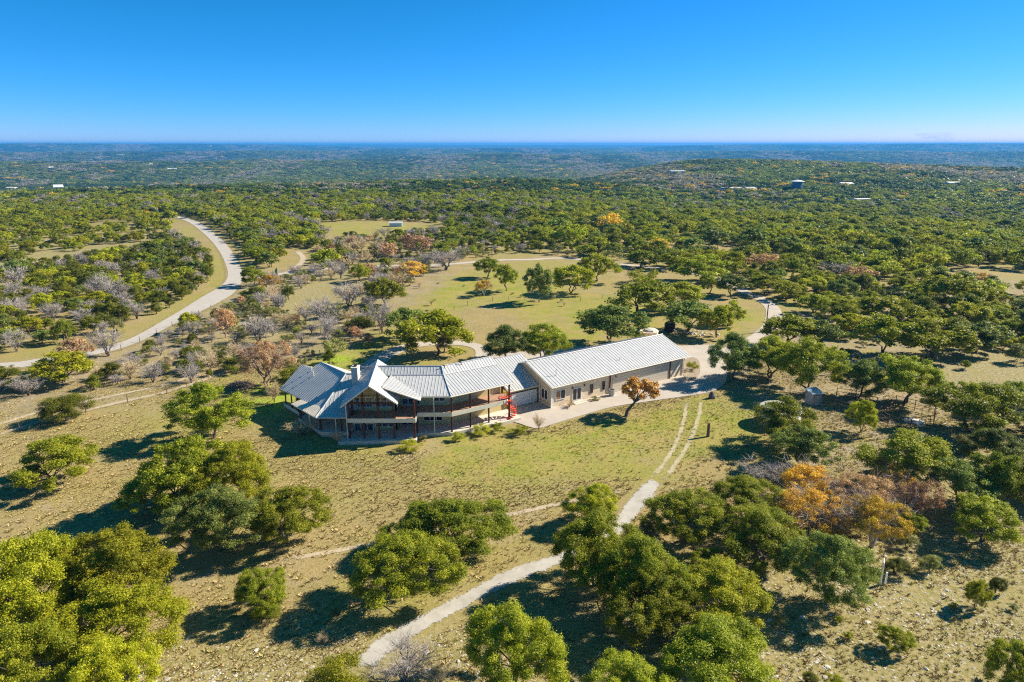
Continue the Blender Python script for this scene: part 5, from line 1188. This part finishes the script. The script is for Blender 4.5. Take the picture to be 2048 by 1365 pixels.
for px, py, h, lab in ((984, 514, 11, 'tall utility pole among junipers beyond the meadow'), (1433, 517, 9, 'utility pole in the far clearing left of the bluish oaks'), (463, 484, 9, 'utility pole on the right side of the pale road'),
 (543, 534, 8, 'slim utility pole between trees right of the road bend'), (1205, 498, 9, 'utility pole behind the far meadow oaks')): pole(px, py, h, lab)
p = A(1416, 873.5, 0); t = MB().tube((p[0], p[1], -.1), (p[0] - .03, p[1], 2.1), .24, .2, 10).build('wooden_post', M['brown_wood']); tag(t, 'thick weathered wooden post standing alone on the lawn right of the wheel tracks', 'post')
# stump-like dark boulder by the apron
p = A(1423, 797, 0); mb = MB(); r_ = np.random.RandomState(2); vs = []; fs = []
for j in range(6):
    for k in range(8): tt = 2 * pi * k / 8; rd = [.55, .6, .5, .42, .25, .05][j] * (.8 + .4 * r_.rand()); vs.append((p[0] + rd * cos(tt), p[1] + rd * sin(tt) * .8, [0, .2, .5, .8, 1.05, 1.2][j]))
for j in range(5):
    for k in range(8): fs.append((j * 8 + k, j * 8 + (k + 1) % 8, (j + 1) * 8 + (k + 1) % 8, (j + 1) * 8 + k))
t = mb.add(vs, fs).build('boulder', solid('dark_rock', (.10, .09, .10), .8, 0, .4, 4, .4)); tag(t, 'pointed dark boulder on the grass at the tip of the apron', 'boulder')
for px, py, s_, lab in ((1392, 668, .7, 'stones piled under the leaning oak near the black tank'), (1374, 664, .6, 'stone heap between the black tank and the leaning oak')):
    c = gpt(px, py); mb = MB()
    for k in range(26):
        q = c + np.array([r_.normal() * 1.8, r_.normal() * .7, 0]); a = s_ * (.35 + .6 * r_.rand()); mb.lathe((q[0], q[1], q[2] - .05), [(a * .5, 0), (a * .55, a * .3), (a * .3, a * .6), (.01, a * .65)], 6)
    t = mb.build('rock_pile', M['chimney_stone']); tag(t, lab, 'rock pile')
# air conditioner
p = np.array(BP(aof(1216.5), -1.0, .12)); t = empty('air_conditioner', p, 'grey round air conditioning unit beside the workshop wall', 'air conditioner')
mb = MB().lathe(p, [(.5, 0), (.5, .1), (.47, .12), (.47, .95), (.5, .97), (.5, 1.05)], 20); mb.build('casing', M['grey'], t); MB().lathe((p[0], p[1], p[2] + 1.05), [(.4, 0), (.12, .04), (.001, .05)], 14).build('fan_guard', M['dark'], t)
# white pipes standing at lower right
for (px, py, h, lab) in ((1760, 1169, 2.3, 'taller white plastic pipe standing upright below the golden trees'), (1770, 1169, 1.3, 'shorter white plastic pipe standing upright below the golden trees')):
    p = gpt(px, py); mb = MB().tube(p - np.array([0, 0, .1]), (p[0], p[1], p[2] + h), .085, n=10)
    if h > 2: mb.tube((p[0], p[1], p[2] + h), (p[0] + .25, p[1] + .5, p[2] + h + .15), .07, n=8)
    tag(mb.build('standpipe', M['white']), lab, 'pipe')
# rusty trailer
p = gpt(1998, 640); t = empty('trailer', p, 'rusty brown flat trailer with side boards near the right edge', 'trailer')
MB().box((p[0], p[1], p[2] + .75), (4.2, 2.0, .18), R(-12)).build('bed', M['rust'], t)
mb = MB()
for s_ in (-1, 1):
    q = (p[0] - sin(R(-12)) * s_ * .95, p[1] + cos(R(-12)) * s_ * .95, p[2] + 1.25); mb.box(q, (4.1, .08, .8), R(-12))
mb.build('side_board', M['rust'], t)
for u in (-1.2, 0.2, 1.2):
    for s_ in (-1, 1): q = np.array([p[0] + cos(R(-12)) * u + sin(R(12)) * s_, p[1] + sin(R(-12)) * u + cos(R(12)) * s_ * .95, p[2] + .42]); MB().tube(q - np.array([.02, .12, 0]), q + np.array([.02, .12, 0]), .42, n=14).build('wheel', M['dark'], t)
MB().box((p[0] - .8, p[1], p[2] + 1.55), (1.6, 1.6, .1), R(-12)).build('tarpaulin', M['cream'], t)
# green flag by the lane mouth
p = gpt(556, 557); t = empty('flag_sign', p, 'green feather flag on a pole at the mouth of the access lane', 'flag'); MB().tube(p, (p[0], p[1], p[2] + 3.4), .04).build('pole', M['grey'], t)
mb = MB(); vs = []; 
for j in range(7): z = p[2] + 1.0 + j * .4; w_ = [.5, .75, .85, .85, .75, .55, .1][j]; vs += [(p[0], p[1], z), (p[0] - w_ , p[1] + .15 * sin(j), z - .1), (p[0] - w_, p[1] + .15 * sin(j) + .03, z - .1), (p[0], p[1] + .03, z)]
for j in range(6): a_ = j * 4; mb.f += [(a_, a_ + 1, a_ + 5, a_ + 4), (a_ + 3, a_ + 7, a_ + 6, a_ + 2), (a_ + 1, a_ + 2, a_ + 6, a_ + 5)]
mb.v = vs; mb.build('flag', M['green'], t)
# brush pile behind the left wing
c = gpt(480, 775); r_ = np.random.RandomState(6); mb = MB()
for k in range(260):
    tt = r_.rand() * 6.28; rr_2 = 2.3 * math.sqrt(r_.rand()); z = .9 * (1 - (rr_2 / 2.6) ** 2) * (.5 + .6 * r_.rand()); q = c + np.array([rr_2 * cos(tt), rr_2 * sin(tt) * .8, z]); d_ = r_.normal(size=3) * [.7, .7, .2]; mb.tube(q - d_ * .6, q + d_ * .6, .035, .015, 3)
tag(mb.build('brush_pile', solid('grey_dead_brush', (.22, .16, .15), .9, 0, .3, 3)), 'low dark pile of dead brush left of the reddish oak', 'brush pile')
# fences
def fence(pts, lab, sp=5.5, h=1.25):
    W_ = [gpt(*q) for q in pts]; t = empty('wire_fence', W_[0], lab, 'fence'); prev = None; mbw = MB()
    for a, b in zip(W_[:-1], W_[1:]):
        n = max(1, int(round(np.linalg.norm(b - a) / sp)))
        for k in range(n + (1 if b is W_[-1] else 0)):
            q = a + (b - a) * k / n; q[2] = float(height(q[0], q[1])); MB().tube(q - np.array([0, 0, .1]), q + np.array([0, 0, h]), .055, n=6).build('post', M['rust'], t)
            if prev is not None:
                for z in (.3, .6, .9, 1.15): mbw.tube(prev + np.array([0, 0, z]), q + np.array([0, 0, z]), .008, n=3)
            prev = q
    mbw.build('wire', M['grey'], t)
fence([(-40, 872), (40, 862), (81, 852), (125, 843), (172, 826), (334, 788), (374, 775), (440, 762)], 'long wire fence on thin rusty posts across the open ground at left')
fence([(560, 742), (640, 712), (700, 690), (760, 672)], 'wire fence behind the left wing of the house')
fence([(880, 632), (935, 612), (985, 603), (1050, 602), (1138, 598), (1161, 603), (1246, 594)], 'wire fence along the near side of the far meadow oaks')
fence([(243, 702), (345, 654), (445, 610)], 'wire fence on the lower verge of the pale road')
# ------------------------------------------------------------------ far buildings
def hut(px, py, w, d_, h, lab, wall='cream', roof='metal_roof', rz=0.2, rh=.35, cat='building', nm='distant_house'):
    p = gpt(px, py); z = p[2]; t = empty(nm, p, lab, cat); MB().box((p[0], p[1], z + h / 2), (w, d_, h), rz).build('wall', M[wall], t)
    pr = [(-w / 2 - .4, -d_ / 2 - .4, 0), (w / 2 + .4, -d_ / 2 - .4, 0), (w / 2 + .4, 0, rh * d_ / 2), (-w / 2 - .4, 0, rh * d_ / 2), (-w / 2 - .4, d_ / 2 + .4, 0), (w / 2 + .4, d_ / 2 + .4, 0)]
    vs = [(p[0] + a * cos(rz) - b * sin(rz), p[1] + a * sin(rz) + b * cos(rz), z + h + c) for a, b, c in pr]
    MB().add(vs, [(0, 1, 2, 3), (3, 2, 5, 4), (0, 3, 4), (1, 5, 2), (0, 4, 5, 1)]).build('roof', M[roof], t)
    wn_ = MB()
    for u in (-.3, .05, .32): wn_.box((p[0] + u * w * cos(rz) + (d_ / 2 + .02) * sin(rz), p[1] + u * w * sin(rz) - (d_ / 2 + .02) * cos(rz), z + h * .55), (w * .09, .06, h * .35), rz)
    if h > 2: wn_.build('window', M['darkglass'], t)
    return t
hut(792, 453, 6.5, 4.5, 1.95, 'pale blue metal shed alone in the bright green clearing', 'paleblue', 'metal_roof', .1, .3, 'shed', 'metal_shed')
hut(24, 381, 22, 12, 5, 'pinkish far house at the left edge of the woods', 'cream', 'cream', -.2)
hut(118, 380, 18, 12, 6, 'white far house with a steep gable near the left edge', 'white', 'white', .5, .9)
hut(374, 365, 15, 10, 3.5, 'far red roof, left one of the two', 'cream', 'redroof'); hut(398, 366, 16, 10, 3.5, 'far red roof, right one of the two', 'cream', 'redroof', -.3)
hut(1461, 382, 24, 12, 4, 'far building with a flat white roof left of the blue tower building', 'white', 'white', .05, .08)
hut(1498, 384, 14, 10, 4, 'small pale far house between the white roof and the blue tower building', 'white', 'metal_roof', .4)
hut(1353, 348, 26, 16, 5, 'far white-roofed building in the middle of the right-hand hill', 'white', 'white', .1, .1)
p = gpt(1593, 383); t = empty('tower_building', p, 'round dark blue far building with a broad white roof in the right-hand woods', 'building')
MB().lathe(p, [(6, 0), (6, 11.5)], 20).build('wall', solid('dark_blue_wall', (.05, .14, .26), .5, 0, .1, .2), t); MB().lathe((p[0], p[1], p[2] + 11.5), [(8, 0), (8, .5), (3, 1.8), (.01, 2.2)], 20).build('roof', M['white'], t)
hut(1690, 374, 17, 12, 4, 'far white house right of the blue tower building', 'white', 'white', .2, .3); hut(1720, 406, 17, 10, 4, 'far pale long roof beside the tan lane at right', 'cream', 'cream', .3, .1)
hut(1905, 372, 20, 14, 4, 'far tan-roofed house near the right edge', 'cream', 'cream', .1, .2); hut(660, 350, 24, 12, 4, 'far pale roof in the woods above the red roofs, at right', 'white', 'metal_roof')
hut(345, 341, 30, 14, 5, 'far white house high in the woods at left', 'white', 'white'); hut(242, 312, 60, 26, 8, 'far white building below the knob with the mast', 'white', 'white')
p = gpt(422, 298); t = empty('water_tower', p, 'tiny white water tower on the horizon at left', 'water tower'); MB().lathe(p, [(3, 0), (2.4, 30)], 12).build('stem', M['white'], t); MB().lathe((p[0], p[1], p[2] + 30), [(3, 0), (13, 6), (13, 12), (5, 17), (.01, 18)], 16).build('tank', M['white'], t)
rsb = np.random.RandomState(19)
for px, py in ((175, 322), (300, 330), (520, 318), (590, 312), (690, 301), (745, 306), (860, 296), (905, 322), (1040, 303), (1130, 302), (1165, 293), (1222, 292), (1235, 321), (1330, 312), (1380, 311), (1440, 299), (1470, 300), (1500, 299), (1780, 302), (1798, 303), (1965, 314), (1855, 322), (1640, 320), (50, 318), (100, 338)):
    hut(px, py, 20 + 14 * rsb.rand(), 14, 5, 'tiny white far roof in the woods near the horizon', 'white', 'white', rsb.rand() * 1.5, .3)['group'] = 'tiny white roofs near the horizon'
p = gpt(166, 290); t = empty('radio_mast', p, 'thin radio mast on the knob at the left horizon', 'mast'); MB().tube(p, (p[0], p[1], p[2] + 1 + max(4, 74 - p[2])), 3, 1.5, 6).build('lattice', M['grey'], t)
# tan clearings and lanes seen in the far woods
def lane(pts, w, nm='far_track'):
    strip(nm, pts, w, PM['dirt'], 3.0 if pts[0][1] < 400 else .6, 5)
lane([(900, 327), (940, 329), (985, 329)], 45)
lane([(1790, 407), (1815, 400), (1830, 398)], 7); lane([(330, 369), (380, 367), (420, 363)], 7); lane([(1840, 395), (1950, 392), (2020, 391)], 6)
# ------------------------------------------------------------------ smoke far beyond the hills
dsm = 21000.
def SP(px, py): q = ray(px, py); return C0 + q * (dsm / q[1])
mb = MB(); r_ = np.random.RandomState(9)
for px, py, w_, h_ in ((1893, 285, 12, 6), (1888, 278, 20, 8), (1880, 272, 22, 7), (1862, 274, 26, 5), (1845, 270, 18, 4), (1895, 270, 14, 6)):
    c = SP(px, py); sc_ = dsm / F; n_ = 14; m2 = 8; vs = []; fs = []
    for j in range(m2 + 1):
        for k in range(n_): th = 2 * pi * k / n_; ph = pi * j / m2; rd = (.8 + .35 * r_.rand()); vs.append((c[0] + w_ * sc_ * rd * sin(ph) * cos(th), c[1] + w_ * sc_ * .8 * rd * sin(ph) * sin(th), c[2] + h_ * sc_ * rd * cos(ph)))
    for j in range(m2):
        for k in range(n_): fs.append((j * n_ + k, (j + 1) * n_ + k, (j + 1) * n_ + (k + 1) % n_, j * n_ + (k + 1) % n_))
    mb.add(vs, fs)
sm_ = mb.build('smoke', None); tag(sm_, 'thin grey smoke plume above the right-hand horizon', 'smoke', kind='stuff')
m = bpy.data.materials.new('smoke'); m.use_nodes = True; nt = m.node_tree; nt.nodes.clear(); o = nt.nodes.new('ShaderNodeOutputMaterial'); pv = nt.nodes.new('ShaderNodeVolumePrincipled')
pv.inputs['Color'].default_value = (.45, .52, .62, 1); pv.inputs['Density'].default_value = 5e-4; nt.links.new(pv.outputs[0], o.inputs['Volume']); sm_.data.materials.append(m)
for o in scn.objects:
    if '_o' in o: del o['_o']
